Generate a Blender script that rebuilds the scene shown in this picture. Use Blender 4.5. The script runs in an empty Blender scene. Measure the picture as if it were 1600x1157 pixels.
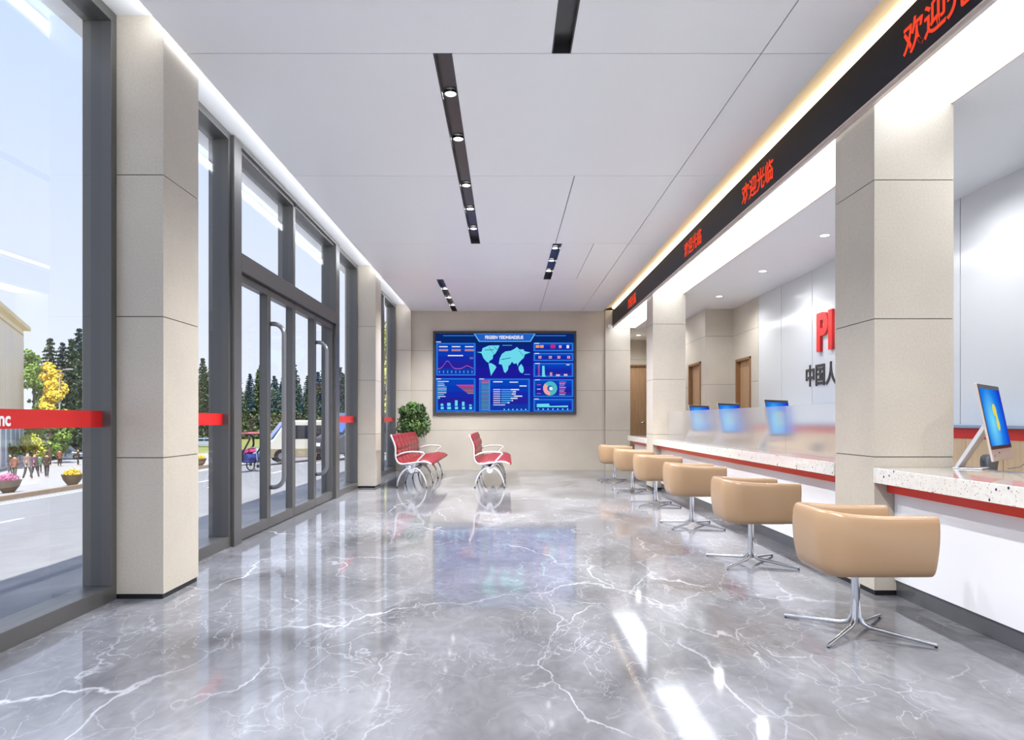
import bpy, bmesh, math, random
from mathutils import Vector, Matrix

C = bpy.context.scene.collection
S = bpy.context.scene
PI = math.pi
F = 1100.0            # focal length in pixels of the 1600 px wide frame
VX, VY = 791.0, 656.0 # vanishing point of the hall's long axis
E = 1.2               # eye height

# ------------------------------------------------------------------ camera, world, sun, exposure
cam = bpy.data.cameras.new('camera')
cam.sensor_width = 36; cam.lens = F / 1600 * 36
cam.shift_x = (800 - VX) / 1600; cam.shift_y = (VY - 578.5) / 1600
cam.clip_start = 0.05; cam.clip_end = 2000
camo = bpy.data.objects.new('camera', cam); C.objects.link(camo)
camo.location = (0, 0, E); camo.rotation_euler = (PI / 2, 0, 0)
S.camera = camo
S.view_settings.view_transform = 'Standard'; S.view_settings.look = 'None'
S.view_settings.gamma = 1; S.view_settings.use_curve_mapping = False
S.view_settings.exposure = 1.24
DISP = 0.405; SKY = 0.51; SUN = 4.1; LUM = 2.1; SPOT = 158; COVE = 4.5; WARM = 1.6

w = bpy.data.worlds.new('sky'); S.world = w; w.use_nodes = True
nt = w.node_tree; nt.nodes.clear()
wo = nt.nodes.new('ShaderNodeOutputWorld'); bg = nt.nodes.new('ShaderNodeBackground')
tc = nt.nodes.new('ShaderNodeTexCoord'); sx = nt.nodes.new('ShaderNodeSeparateXYZ')
cr = nt.nodes.new('ShaderNodeValToRGB')
nt.links.new(tc.outputs['Generated'], sx.inputs[0]); nt.links.new(sx.outputs['Z'], cr.inputs[0])
nt.links.new(cr.outputs[0], bg.inputs[0]); nt.links.new(bg.outputs[0], wo.inputs[0])
e = cr.color_ramp.elements
e[0].position = 0.0; e[0].color = (0.86, 0.90, 1.0, 1)
e[1].position = 1.0; e[1].color = (0.06, 0.22, 0.85, 1)
x_ = e.new(0.28); x_.color = (0.68, 0.77, 0.98, 1)
x_ = e.new(0.6); x_.color = (0.5, 0.66, 1.0, 1)
bg.inputs[1].default_value = SKY

sun = bpy.data.lights.new('sun', 'SUN'); sun.energy = SUN; sun.angle = math.radians(0.6); sun.color = (1, 0.96, 0.88)
suno = bpy.data.objects.new('sun', sun); C.objects.link(suno)
suno.rotation_euler = Vector((0.25, -0.62, 1.0)).normalized().to_track_quat('Z', 'Y').to_euler()

# ------------------------------------------------------------------ materials
MATS = {}
def srgb(r, g, b):
    f = lambda c: (c / 12.92 if c <= 0.04045 else ((c + 0.055) / 1.055) ** 2.4)
    return (f(r / 255), f(g / 255), f(b / 255), 1)
def mat(name, col, rough=0.5, metal=0.0, spec=0.5, noise=0.0, nscale=8.0, bump=0.0, coat=0.0, emit=None, estr=0.0):
    if name in MATS: return MATS[name]
    m = bpy.data.materials.new(name); m.use_nodes = True
    t = m.node_tree; p = t.nodes['Principled BSDF']
    p.inputs['Base Color'].default_value = col; p.inputs['Roughness'].default_value = rough
    p.inputs['Metallic'].default_value = metal; p.inputs['Specular IOR Level'].default_value = spec
    if coat: p.inputs['Coat Weight'].default_value = coat; p.inputs['Coat Roughness'].default_value = 0.05
    if emit: p.inputs['Emission Color'].default_value = emit; p.inputs['Emission Strength'].default_value = estr
    if noise or bump:
        g = t.nodes.new('ShaderNodeTexCoord'); n = t.nodes.new('ShaderNodeTexNoise')
        n.inputs['Scale'].default_value = nscale; n.inputs['Detail'].default_value = 6
        t.links.new(g.outputs['Object'], n.inputs['Vector'])
        if noise:
            r = t.nodes.new('ShaderNodeValToRGB')
            r.color_ramp.elements[0].position = 0.3; r.color_ramp.elements[1].position = 0.7
            r.color_ramp.elements[0].color = [c * (1 - noise) for c in col[:3]] + [1]
            r.color_ramp.elements[1].color = [min(1, c * (1 + noise)) for c in col[:3]] + [1]
            t.links.new(n.outputs['Fac'], r.inputs[0]); t.links.new(r.outputs[0], p.inputs['Base Color'])
        if bump:
            b = t.nodes.new('ShaderNodeBump'); b.inputs['Strength'].default_value = bump; b.inputs['Distance'].default_value = 0.01
            t.links.new(n.outputs['Fac'], b.inputs['Height']); t.links.new(b.outputs[0], p.inputs['Normal'])
    MATS[name] = m
    return m
def emis(name, col, s):
    if name in MATS: return MATS[name]
    m = bpy.data.materials.new(name); m.use_nodes = True; t = m.node_tree; t.nodes.clear()
    o = t.nodes.new('ShaderNodeOutputMaterial'); e = t.nodes.new('ShaderNodeEmission')
    e.inputs[0].default_value = col; e.inputs[1].default_value = s; t.links.new(e.outputs[0], o.inputs[0])
    MATS[name] = m; return m

def marble():
    m = bpy.data.materials.new('grey_marble'); m.use_nodes = True; t = m.node_tree; p = t.nodes['Principled BSDF']
    N = t.nodes.new; L = t.links.new
    g = N('ShaderNodeTexCoord')
    rot = N('ShaderNodeMapping'); rot.inputs['Rotation'].default_value = (0, 0, 0.6); rot.inputs['Scale'].default_value = (1, 0.6, 1)
    L(g.outputs['Object'], rot.inputs[0])
    def noise(scale, detail, dist, vec=None):
        n = N('ShaderNodeTexNoise'); n.inputs['Scale'].default_value = scale; n.inputs['Detail'].default_value = detail
        n.inputs['Distortion'].default_value = dist; L(vec or rot.outputs[0], n.inputs['Vector']); return n
    def vein(scale, width, dist, detail=4):
        n = noise(scale, detail, dist)
        a = N('ShaderNodeMath'); a.operation = 'SUBTRACT'; a.inputs[1].default_value = 0.5; L(n.outputs['Fac'], a.inputs[0])
        b = N('ShaderNodeMath'); b.operation = 'ABSOLUTE'; L(a.outputs[0], b.inputs[0])
        r = N('ShaderNodeMapRange'); r.inputs['From Max'].default_value = width; r.inputs['To Min'].default_value = 1; r.inputs['To Max'].default_value = 0
        L(b.outputs[0], r.inputs['Value'])
        return r.outputs[0]
    cloud = noise(1.1, 8, 0.8)
    cr = N('ShaderNodeValToRGB'); cr.color_ramp.elements[0].position = 0.32; cr.color_ramp.elements[1].position = 0.72
    cr.color_ramp.elements[0].color = srgb(92, 91, 94); cr.color_ramp.elements[1].color = srgb(142, 143, 148)
    L(cloud.outputs['Fac'], cr.inputs[0])
    fine = noise(7, 10, 2.2)
    mx = N('ShaderNodeMix'); mx.data_type = 'RGBA'; mx.blend_type = 'OVERLAY'; mx.inputs[0].default_value = 0.3
    L(cr.outputs[0], mx.inputs[6]); L(fine.outputs['Fac'], mx.inputs[7])
    col = mx.outputs[2]
    # large crack-like veins out of distorted cell borders, fading in and out
    def cells(scale, width, dscale, damt):
        dn = noise(dscale, 5, 0.0)
        sub = N('ShaderNodeVectorMath'); sub.operation = 'SUBTRACT'; sub.inputs[1].default_value = (0.5, 0.5, 0.5); L(dn.outputs['Color'], sub.inputs[0])
        sc = N('ShaderNodeVectorMath'); sc.operation = 'SCALE'; sc.inputs['Scale'].default_value = damt; L(sub.outputs[0], sc.inputs[0])
        ad = N('ShaderNodeVectorMath'); ad.operation = 'ADD'; L(rot.outputs[0], ad.inputs[0]); L(sc.outputs[0], ad.inputs[1])
        v = N('ShaderNodeTexVoronoi'); v.feature = 'DISTANCE_TO_EDGE'; v.inputs['Scale'].default_value = scale; L(ad.outputs[0], v.inputs['Vector'])
        r = N('ShaderNodeMapRange'); r.inputs['From Max'].default_value = width; r.inputs['To Min'].default_value = 1; r.inputs['To Max'].default_value = 0
        L(v.outputs['Distance'], r.inputs['Value']); return r.outputs[0]
    def masked(src, scale, lo, hi, k):
        n = noise(scale, 3, 0.3); r = N('ShaderNodeMapRange'); r.inputs['From Min'].default_value = lo; r.inputs['From Max'].default_value = hi
        L(n.outputs['Fac'], r.inputs['Value'])
        a = N('ShaderNodeMath'); a.operation = 'MULTIPLY'; L(src, a.inputs[0]); L(r.outputs[0], a.inputs[1])
        b = N('ShaderNodeMath'); b.operation = 'MULTIPLY'; b.inputs[1].default_value = k; L(a.outputs[0], b.inputs[0]); return b.outputs[0]
    for src, sc, lo, hi, k in ((cells(0.5, 0.007, 1.6, 0.8), 0.9, 0.46, 0.62, 0.75), (cells(1.5, 0.012, 2.5, 0.5), 1.5, 0.50, 0.66, 0.55),
                               (vein(2.6, 0.008, 1.6, 7), 1.2, 0.40, 0.6, 0.35), (cells(4.0, 0.02, 3.5, 0.3), 1.1, 0.45, 0.65, 0.35), (cells(0.3, 0.05, 1.2, 1.2), 0.8, 0.45, 0.65, 0.15)):
        k_ = masked(src, sc, lo, hi, k)
        m2 = N('ShaderNodeMix'); m2.data_type = 'RGBA'; L(k_, m2.inputs[0]); L(col, m2.inputs[6]); m2.inputs[7].default_value = srgb(208, 209, 216)
        col = m2.outputs[2]
    # polished slab joints, 1.6 m grid, hairline
    L(col, p.inputs['Base Color']); p.inputs['Roughness'].default_value = 0.06; p.inputs['Specular IOR Level'].default_value = 0.24
    return m
def terrazzo():
    m = bpy.data.materials.new('terrazzo'); m.use_nodes = True; t = m.node_tree; p = t.nodes['Principled BSDF']
    N = t.nodes.new; L = t.links.new; g = N('ShaderNodeTexCoord'); col = None
    base = N('ShaderNodeTexNoise'); base.inputs['Scale'].default_value = 30; L(g.outputs['Object'], base.inputs['Vector'])
    r = N('ShaderNodeValToRGB'); r.color_ramp.elements[0].color = srgb(214, 208, 198); r.color_ramp.elements[1].color = srgb(240, 238, 234)
    L(base.outputs['Fac'], r.inputs[0]); col = r.outputs[0]
    for sc, th, c, frac in ((24, 0.19, srgb(52, 56, 74), 0.09), (60, 0.22, srgb(130, 124, 116), 0.16), (40, 0.18, srgb(190, 172, 146), 0.2)):
        v = N('ShaderNodeTexVoronoi'); v.inputs['Scale'].default_value = sc; L(g.outputs['Object'], v.inputs['Vector'])
        a = N('ShaderNodeMath'); a.operation = 'LESS_THAN'; a.inputs[1].default_value = th; L(v.outputs['Distance'], a.inputs[0])
        s = N('ShaderNodeSeparateColor'); L(v.outputs['Color'], s.inputs[0])
        b = N('ShaderNodeMath'); b.operation = 'LESS_THAN'; b.inputs[1].default_value = frac; L(s.outputs[0], b.inputs[0])
        k = N('ShaderNodeMath'); k.operation = 'MULTIPLY'; L(a.outputs[0], k.inputs[0]); L(b.outputs[0], k.inputs[1])
        mx = N('ShaderNodeMix'); mx.data_type = 'RGBA'; L(k.outputs[0], mx.inputs[0]); L(col, mx.inputs[6]); mx.inputs[7].default_value = c
        col = mx.outputs[2]
    L(col, p.inputs['Base Color']); p.inputs['Roughness'].default_value = 0.06; p.inputs['Coat Weight'].default_value = 0.5
    p.inputs['Coat Roughness'].default_value = 0.03
    return m
def wood(name, c1, c2, rough=0.4):
    m = bpy.data.materials.new(name); m.use_nodes = True; t = m.node_tree; p = t.nodes['Principled BSDF']
    N = t.nodes.new; L = t.links.new; g = N('ShaderNodeTexCoord'); mp = N('ShaderNodeMapping'); mp.inputs['Scale'].default_value = (14, 14, 1.0)
    L(g.outputs['Object'], mp.inputs[0]); n = N('ShaderNodeTexNoise'); n.inputs['Scale'].default_value = 2; n.inputs['Detail'].default_value = 8; n.inputs['Distortion'].default_value = 0.6
    L(mp.outputs[0], n.inputs['Vector']); r = N('ShaderNodeValToRGB'); r.color_ramp.elements[0].position = 0.3; r.color_ramp.elements[1].position = 0.7
    r.color_ramp.elements[0].color = c1; r.color_ramp.elements[1].color = c2; L(n.outputs['Fac'], r.inputs[0]); L(r.outputs[0], p.inputs['Base Color'])
    p.inputs['Roughness'].default_value = rough
    return m
def stone(name, c, rough=0.28):
    m = bpy.data.materials.new(name); m.use_nodes = True; t = m.node_tree; p = t.nodes['Principled BSDF']
    N = t.nodes.new; L = t.links.new; g = N('ShaderNodeTexCoord')
    a = N('ShaderNodeTexNoise'); a.inputs['Scale'].default_value = 1.6; a.inputs['Detail'].default_value = 5; L(g.outputs['Object'], a.inputs['Vector'])
    b = N('ShaderNodeTexNoise'); b.inputs['Scale'].default_value = 70; b.inputs['Detail'].default_value = 4; L(g.outputs['Object'], b.inputs['Vector'])
    mm = N('ShaderNodeMath'); mm.operation = 'ADD'; L(a.outputs['Fac'], mm.inputs[0]); L(b.outputs['Fac'], mm.inputs[1])
    r = N('ShaderNodeValToRGB'); r.color_ramp.elements[0].position = 0.36; r.color_ramp.elements[1].position = 0.64
    h = N('ShaderNodeMath'); h.operation = 'MULTIPLY'; h.inputs[1].default_value = 0.5; L(mm.outputs[0], h.inputs[0]); L(h.outputs[0], r.inputs[0])
    r.color_ramp.elements[0].color = [x * 0.9 for x in c[:3]] + [1]; r.color_ramp.elements[1].color = [min(1, x * 1.07) for x in c[:3]] + [1]
    L(r.outputs[0], p.inputs['Base Color']); p.inputs['Roughness'].default_value = rough; p.inputs['Specular IOR Level'].default_value = 0.45
    return m
def window_glass(name, tint, refl=1.0):
    m = bpy.data.materials.new(name); m.use_nodes = True; t = m.node_tree; t.nodes.clear()
    N = t.nodes.new; o = N('ShaderNodeOutputMaterial'); tr = N('ShaderNodeBsdfTransparent'); gl = N('ShaderNodeBsdfGlossy'); mx = N('ShaderNodeMixShader')
    fr = N('ShaderNodeFresnel'); fr.inputs[0].default_value = 1.45; k = N('ShaderNodeMath'); k.operation = 'MULTIPLY'; k.inputs[1].default_value = refl
    tr.inputs[0].default_value = tint; gl.inputs['Roughness'].default_value = 0.0
    t.links.new(fr.outputs[0], k.inputs[0]); t.links.new(k.outputs[0], mx.inputs[0]); t.links.new(tr.outputs[0], mx.inputs[1]); t.links.new(gl.outputs[0], mx.inputs[2]); t.links.new(mx.outputs[0], o.inputs[0])
    return m
def frosted():
    m = bpy.data.materials.new('frosted_glass'); m.use_nodes = True; t = m.node_tree; t.nodes.clear()
    N = t.nodes.new; o = N('ShaderNodeOutputMaterial'); rf = N('ShaderNodeBsdfRefraction'); rf.inputs['Roughness'].default_value = 0.22; rf.inputs['IOR'].default_value = 1.12
    df = N('ShaderNodeBsdfTranslucent'); df.inputs[0].default_value = (0.95, 0.93, 0.93, 1)
    d2 = N('ShaderNodeBsdfDiffuse'); d2.inputs[0].default_value = (0.9, 0.89, 0.9, 1)
    m1 = N('ShaderNodeMixShader'); m1.inputs[0].default_value = 0.5
    mx = N('ShaderNodeMixShader'); mx.inputs[0].default_value = 0.14
    t.links.new(df.outputs[0], m1.inputs[1]); t.links.new(d2.outputs[0], m1.inputs[2])
    t.links.new(rf.outputs[0], mx.inputs[1]); t.links.new(m1.outputs[0], mx.inputs[2]); t.links.new(mx.outputs[0], o.inputs[0])
    return m
M_MARBLE = marble(); M_TERR = terrazzo()
M_STONE = stone('beige_stone', srgb(198, 189, 175)); M_JOINT = mat('joint', srgb(92, 86, 80), 0.8)
M_CEIL = mat('white_ceiling_panel', (0.95, 0.96, 0.975, 1), 0.36, spec=0.4)
M_GAP = mat('dark_gap', srgb(60, 60, 64), 0.9)
M_FRAME = mat('grey_window_metal', srgb(96, 95, 94), 0.34, metal=0.35)
M_DARK = mat('black_plastic', srgb(24, 24, 26), 0.4)
M_SLOT = mat('dark_trough', srgb(66, 64, 64), 0.25, metal=0.3)
M_GLASS = window_glass('window_glass', (0.97, 0.98, 0.985, 1), 0.12)
M_FROST = frosted()
M_RED = mat('red_band', srgb(226, 42, 28), 0.3)
M_REDV = mat('red_vinyl', srgb(206, 26, 26), 0.35)
M_WHITE = mat('white_paint', srgb(238, 238, 240), 0.3)
M_WPANEL = mat('white_gloss_panel', srgb(206, 208, 210), 0.12, spec=0.5)
M_LAQ = mat('white_lacquer', srgb(240, 240, 243), 0.18, coat=0.4)
M_SOFF = mat('white_soffit', srgb(236, 235, 236), 0.5)
M_KICK = mat('grey_kick_metal', srgb(120, 121, 124), 0.25, metal=0.6)
M_LEATH = mat('tan_leather', srgb(172, 140, 107), 0.22, spec=0.6, bump=0.06, nscale=180)
M_CHROME = mat('chrome', srgb(214, 216, 220), 0.12, metal=1.0)
M_SATIN = mat('satin_steel', srgb(150, 150, 154), 0.28, metal=0.9)
M_RLEATH = mat('red_leather', srgb(122, 24, 28), 0.36, spec=0.3)
M_WMETAL = mat('white_metal', srgb(226, 226, 230), 0.28, metal=0.25)
M_WOOD = wood('door_wood', srgb(166, 130, 96), srgb(190, 154, 116)); M_WOODF = wood('frame_wood', srgb(126, 88, 54), srgb(150, 110, 72))
M_CABW = wood('cabinet_wood', srgb(220, 190, 152), srgb(232, 206, 170), 0.35)
M_CREAM = mat('cream_cove', srgb(250, 228, 194), 0.5)
M_GREYSHELL = mat('grey_shell', srgb(96, 100, 108), 0.45)
M_ALU = mat('champagne_aluminium', srgb(216, 204, 196), 0.3, metal=0.5)
M_SIGN = mat('sign_face', srgb(20, 22, 32), 0.4, spec=0.15)

# ------------------------------------------------------------------ mesh helpers
class MB:
    def __init__(s): s.v = []; s.f = []; s.m = []; s.cur = 0
    def add(s, vs, fs):
        n = len(s.v); s.v += [tuple(v) for v in vs]
        for f in fs: s.f.append([n + i for i in f]); s.m.append(s.cur)
        return s
    def box(s, x0, x1, y0, y1, z0, z1):
        if x0 > x1: x0, x1 = x1, x0
        if y0 > y1: y0, y1 = y1, y0
        if z0 > z1: z0, z1 = z1, z0
        return s.add([(x0,y0,z0),(x1,y0,z0),(x1,y1,z0),(x0,y1,z0),(x0,y0,z1),(x1,y0,z1),(x1,y1,z1),(x0,y1,z1)],
                     [(0,3,2,1),(4,5,6,7),(0,1,5,4),(1,2,6,5),(2,3,7,6),(3,0,4,7)])
    def cyl(s, c, r, h, n=24, r2=None, axis='z'):
        r2 = r if r2 is None else r2; a = []
        for k, (rr, hh) in enumerate(((r, 0), (r2, h))):
            for i in range(n):
                t = 2 * PI * i / n; p = (rr * math.cos(t), rr * math.sin(t), hh)
                if axis == 'x': p = (p[2], p[0], p[1])
                if axis == 'y': p = (p[1], p[2], p[0])
                a.append((c[0] + p[0], c[1] + p[1], c[2] + p[2]))
        fs = [(i, (i + 1) % n, n + (i + 1) % n, n + i) for i in range(n)] + [tuple(range(n))[::-1], tuple(range(n, 2 * n))]
        return s.add(a, fs)
    def lathe(s, c, prof, n=24, closed=True):
        vs = [(c[0] + r * math.cos(2*PI*i/n), c[1] + r * math.sin(2*PI*i/n), c[2] + z) for r, z in prof for i in range(n)]
        k = len(prof)
        fs = [(j*n+i, j*n+(i+1)%n, (j+1)*n+(i+1)%n, (j+1)*n+i) for j in range(k-1) for i in range(n)]
        if closed: fs += [tuple(range(n))[::-1], tuple(range((k-1)*n, k*n))]
        return s.add(vs, fs)
    def tube(s, pts, r, n=10, flat=1.0):
        P = [Vector(p) for p in pts]; rs = r if isinstance(r, (list, tuple)) else [r] * len(P)
        vs = []; up = None
        for i, p in enumerate(P):
            d = (P[min(i+1, len(P)-1)] - P[max(i-1, 0)]).normalized()
            if up is None:
                up = Vector((0,0,1)) if abs(d.z) < 0.9 else Vector((1,0,0))
            a = (up - d * up.dot(d)).normalized(); b = d.cross(a); up = a
            for j in range(n):
                t = 2 * PI * j / n
                vs.append(p + (a * math.cos(t) * flat + b * math.sin(t)) * rs[i])
        k = len(P)
        fs = [(j*n+i, j*n+(i+1)%n, (j+1)*n+(i+1)%n, (j+1)*n+i) for j in range(k-1) for i in range(n)]
        fs += [tuple(range(n))[::-1], tuple(range((k-1)*n, k*n))]
        return s.add(vs, fs)
    def prism(s, poly, y0, y1, plane='xz'):
        # polygon in (a, b) extruded along the third axis
        n = len(poly)
        def P(a, b, c): return (a, c, b) if plane == 'xz' else ((a, b, c) if plane == 'xy' else (c, a, b))
        vs = [P(a, b, y0) for a, b in poly] + [P(a, b, y1) for a, b in poly]
        fs = [(i, (i+1)%n, n+(i+1)%n, n+i) for i in range(n)] + [tuple(range(n))[::-1], tuple(range(n, 2*n))]
        return s.add(vs, fs)
    def ell(s, c, rx, ry, rz, n=12, k=8):
        vs = []; 
        for j in range(1, k):
            ph = PI * j / k
            for i in range(n):
                t = 2*PI*i/n; vs.append((c[0]+rx*math.sin(ph)*math.cos(t), c[1]+ry*math.sin(ph)*math.sin(t), c[2]+rz*math.cos(ph)))
        vs += [(c[0], c[1], c[2]+rz), (c[0], c[1], c[2]-rz)]; T = len(vs)-2
        fs = [(j*n+i, (j+1)*n+i, (j+1)*n+(i+1)%n, j*n+(i+1)%n) for j in range(k-2) for i in range(n)]
        fs += [(T, i, (i+1)%n) for i in range(n)] + [(T+1, (k-2)*n+(i+1)%n, (k-2)*n+i) for i in range(n)]
        return s.add(vs, fs)
    def build(s, name, m, parent=None, smooth=False, bevel=0.0, sub=0, loc=None, fix=True):
        me = bpy.data.meshes.new(name); me.from_pydata(s.v, [], s.f)
        ms = m if isinstance(m, (list, tuple)) else [m]
        for q in ms: me.materials.append(q)
        if len(ms) > 1: me.polygons.foreach_set('material_index', s.m)
        me.update()
        if fix:
            b = bmesh.new(); b.from_mesh(me); bmesh.ops.recalc_face_normals(b, faces=b.faces); b.to_mesh(me); b.free()
        o = bpy.data.objects.new(name, me); C.objects.link(o)
        if parent: o.parent = parent
        if loc: o.location = loc
        if bevel:
            q = o.modifiers.new('bevel', 'BEVEL'); q.width = bevel; q.segments = 2; q.limit_method = 'ANGLE'
        if sub:
            q = o.modifiers.new('sub', 'SUBSURF'); q.levels = sub; q.render_levels = sub
        if smooth or sub:
            me.polygons.foreach_set('use_smooth', [True] * len(me.polygons))
            if smooth == 'auto':
                try: me.set_sharp_from_angle(angle=math.radians(35))
                except Exception: pass
        return o
def tag(o, label=None, cat=None, group=None, kind=None):
    if label: o['label'] = label
    if cat: o['category'] = cat
    if group: o['group'] = group
    if kind: o['kind'] = kind
    return o
def thing(name, label, cat, loc=(0,0,0), rz=0, group=None, kind=None):
    o = bpy.data.objects.new(name, None); C.objects.link(o); o.empty_display_size = 0.1
    o.location = loc; o.rotation_euler = (0, 0, rz)
    return tag(o, label, cat, group, kind)
def copy_tree(o, parent=None):
    c = o.copy(); C.objects.link(c)
    if parent: c.parent = parent
    for ch in [x for x in bpy.data.objects if x.parent == o]: copy_tree(ch, c)
    return c
def text_mesh(name, s, size, m, parent, loc, rot, ext=0.002, bold=0.0, align='LEFT', sx=1.0, space=1.0):
    cu = bpy.data.curves.new(name, 'FONT'); cu.body = s; cu.size = size; cu.extrude = ext; cu.offset = bold
    cu.align_x = align; cu.space_character = space
    o = bpy.data.objects.new(name, cu); C.objects.link(o)
    dg = bpy.context.evaluated_depsgraph_get(); me = bpy.data.meshes.new_from_object(o.evaluated_get(dg))
    bpy.data.objects.remove(o); bpy.data.curves.remove(cu)
    me.name = name; me.materials.clear(); me.materials.append(m)
    o = bpy.data.objects.new(name, me); C.objects.link(o); o.parent = parent; o.location = loc; o.rotation_euler = rot; o.scale = (sx, 1, 1)
    return o
ROT_R = (PI/2, 0, -PI/2)   # text on a plane facing -X
ROT_L = (PI/2, 0, PI/2)    # text on a plane facing +X
ROT_F = (PI/2, 0, 0)       # text on a plane facing -Y
CEIL = 3.77

# ------------------------------------------------------------------ shell
tag(MB().box(-2.8, 4.65, -4.2, 19.4, -0.12, 0).build('floor', M_MARBLE), 'polished grey marble floor with white veins', 'floor', kind='structure')
# stone-clad solid with horizontal joints
JZ = (0.945, 1.888, 2.835)
def clad(mb_s, mb_j, x0, x1, y0, y1, z0, z1, g=0.003):
    zs = [z0] + [z for z in JZ if z0 < z < z1] + [z1]
    for a, b in zip(zs[:-1], zs[1:]):
        mb_s.box(x0, x1, y0, y1, a + (g if a != z0 else 0), b - (g if b != z1 else 0))
    q = 0.006
    mb_j.box(x0 + q, x1 - q, y0 + q, y1 - q, z0, z1)
def clad_obj(name, boxes, label, cat, plinth=True):
    a = MB(); j = MB()
    for bx in boxes: clad(a, j, *bx)
    o = a.build(name, M_STONE); tag(o, label, cat, kind='structure')
    j.build('joint', M_JOINT, o)
    return o
def pillar(x0, x1, y0, y1, top, label):
    o = clad_obj('pillar', [(x0, x1, y0, y1, 0.035, top)], label, 'pillar')
    MB().box(x0 + 0.008, x1 - 0.008, y0 + 0.008, y1 - 0.008, 0, 0.035).build('plinth', M_DARK, o)
    return o
pillar(-2.83, -2.289, 4.70, 5.235, 3.9, 'square stone-clad pillar between the near window and the glass doors')
pillar(-2.83, -2.289, 12.34, 12.87, 3.9, 'square stone-clad pillar on the far side of the glass doors')
pillar(2.51, 3.05, 4.80, 5.37, 3.37, 'square stone-clad pillar rising at the end of the nearest counter')
pillar(2.51, 3.07, 12.05, 12.60, 3.37, 'square stone-clad pillar at the far end of the long counter')
clad_obj('pillar', [(-2.83, -2.25, 16.6, 16.9, 0, 3.9)], 'stone-clad corner pier beside the wall with the big screen, window side', 'pillar')
clad_obj('pillar', [(2.341, 2.93, 16.64, 16.95, 0, 3.79)], 'stone-clad pier between the screen wall and the corridor', 'pillar')
clad_obj('wall_far', [(-2.25, 2.338, 16.7, 16.9, 0, 3.9)], 'beige stone end wall carrying the big screen', 'wall')
# right wall: glossy white panels then stone
a = MB(); j = MB()
ys = [-4.2, -1.25, -0.1, 1.05, 2.2, 3.35, 4.5, 5.7, 6.9, 8.0, 9.1, 10.24, 11.4, 12.42]
for y0, y1 in zip(ys[:-1], ys[1:]): a.box(4.45, 4.50, y0 + 0.007, y1 - 0.007, 0, 3.4)
o = a.build('wall_right', M_WPANEL); tag(o, 'glossy white panelled wall behind the counters', 'wall', kind='structure')
MB().box(4.462, 4.65, -4.2, 12.42, 0, 3.45).build('joint', M_GAP, o)
clad_obj('wall_right', [(4.45, 4.65, 12.425, 12.80, 0, 3.4), (4.45, 4.65, 13.62, 13.95, 0, 3.4), (4.45, 4.65, 12.80, 13.62, 2.36, 3.4),
                        (3.9, 4.65, 13.8, 14.10, 0, 3.4), (3.9, 4.65, 15.02, 19.4, 0, 3.4), (3.9, 4.65, 14.10, 15.02, 2.37, 3.4)],
         'stepped beige stone wall with two timber doors beyond the white panels', 'wall')
clad_obj('wall_corridor', [(2.93, 3.0, 19.2, 19.4, 0, 3.4), (3.88, 3.9, 19.2, 19.4, 0, 3.4), (3.0, 3.88, 19.2, 19.4, 2.7, 3.4)], 'stone wall closing the corridor', 'wall')
MB().box(2.75, 2.93, 16.95, 19.4, 0, 3.4).build('wall_corridor', M_STONE)['kind'] = 'structure'
m = MB(); m.box(-3.0, -2.6, -4.4, -4.2, 0, 3.95).box(2.6, 4.65, -4.4, -4.2, 0, 3.95).box(-2.6, 2.6, -4.4, -4.2, 3.8, 3.95)
m.build('wall_back', M_WHITE)['kind'] = 'structure'
tag(MB().box(-2.8, 40, -60, -4.4, -0.4, -0.02).build('forecourt', mat('pale_forecourt', srgb(206, 204, 200), 0.8)), 'unseen pale forecourt added behind the viewer, outside the added glazing', 'forecourt', kind='structure')  # unseen ground added to bounce sunlight in through the rear glazing
# ceiling panels
bands = [((-4.2, 4.94), [(-2.25, 0.323), (0.449, 1.79), (1.79, 2.30)]),
         ((4.94, 7.42), [(-2.25, -0.51), (-0.385, 1.79), (1.79, 2.30)]),
         ((7.42, 10.28), [(-2.25, -0.51), (-0.385, 0.72), (0.72, 1.79), (1.79, 2.30)]),
         ((10.28, 12.9), [(-2.25, 0.685), (0.81, 1.28), (1.28, 1.79), (1.79, 2.30)]),
         ((12.9, 16.7), [(-2.25, -1.278), (-1.16, 0.79), (0.79, 1.79), (1.79, 2.30)])]
a = MB(); g = 0.005
for (y0, y1), xs in bands:
    for x0, x1 in xs: a.box(x0 + (g if x0 > -2.25 else 0), x1 - (g if x1 < 2.3 else 0), y0 + g, y1 - g, CEIL, CEIL + 0.02)
    for (xa, x0), (x1, xb) in zip(xs[:-1], xs[1:]):
        if x1 > x0: pass
o = a.build('ceiling', M_CEIL); tag(o, 'white hanging ceiling of large panels with thin dark joints', 'ceiling', kind='structure')
# backing above the panels, left open over the troughs
slots = [(-0.51, -0.385, 4.94, 10.28), (0.323, 0.449, -1.0, 4.94), (0.685, 0.81, 10.28, 12.9), (-1.278, -1.16, 12.9, 16.68)]
MB().box(-2.25, 2.30, -4.2, 16.7, 3.88, 3.96).build('joint', M_GAP, o)
for (y0, y1), xs in bands:   # dark strips behind the joints
    pass
b = MB()
for y in (4.94, 7.42, 10.28, 12.9):
    xs = [-2.25]
    segs = [(-2.249, 2.295)]
    b.box(-2.2, 2.29, y - 0.03, y + 0.03, CEIL + 0.02, CEIL + 0.03)
b2 = MB()
for x, y0, y1 in ((1.79, -4.2, 16.7), (0.72, 7.45, 10.25), (1.28, 10.31, 12.87), (0.79, 12.93, 16.7)):
    b2.box(x - 0.03, x + 0.03, y0, y1, CEIL + 0.02, CEIL + 0.03)
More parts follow.
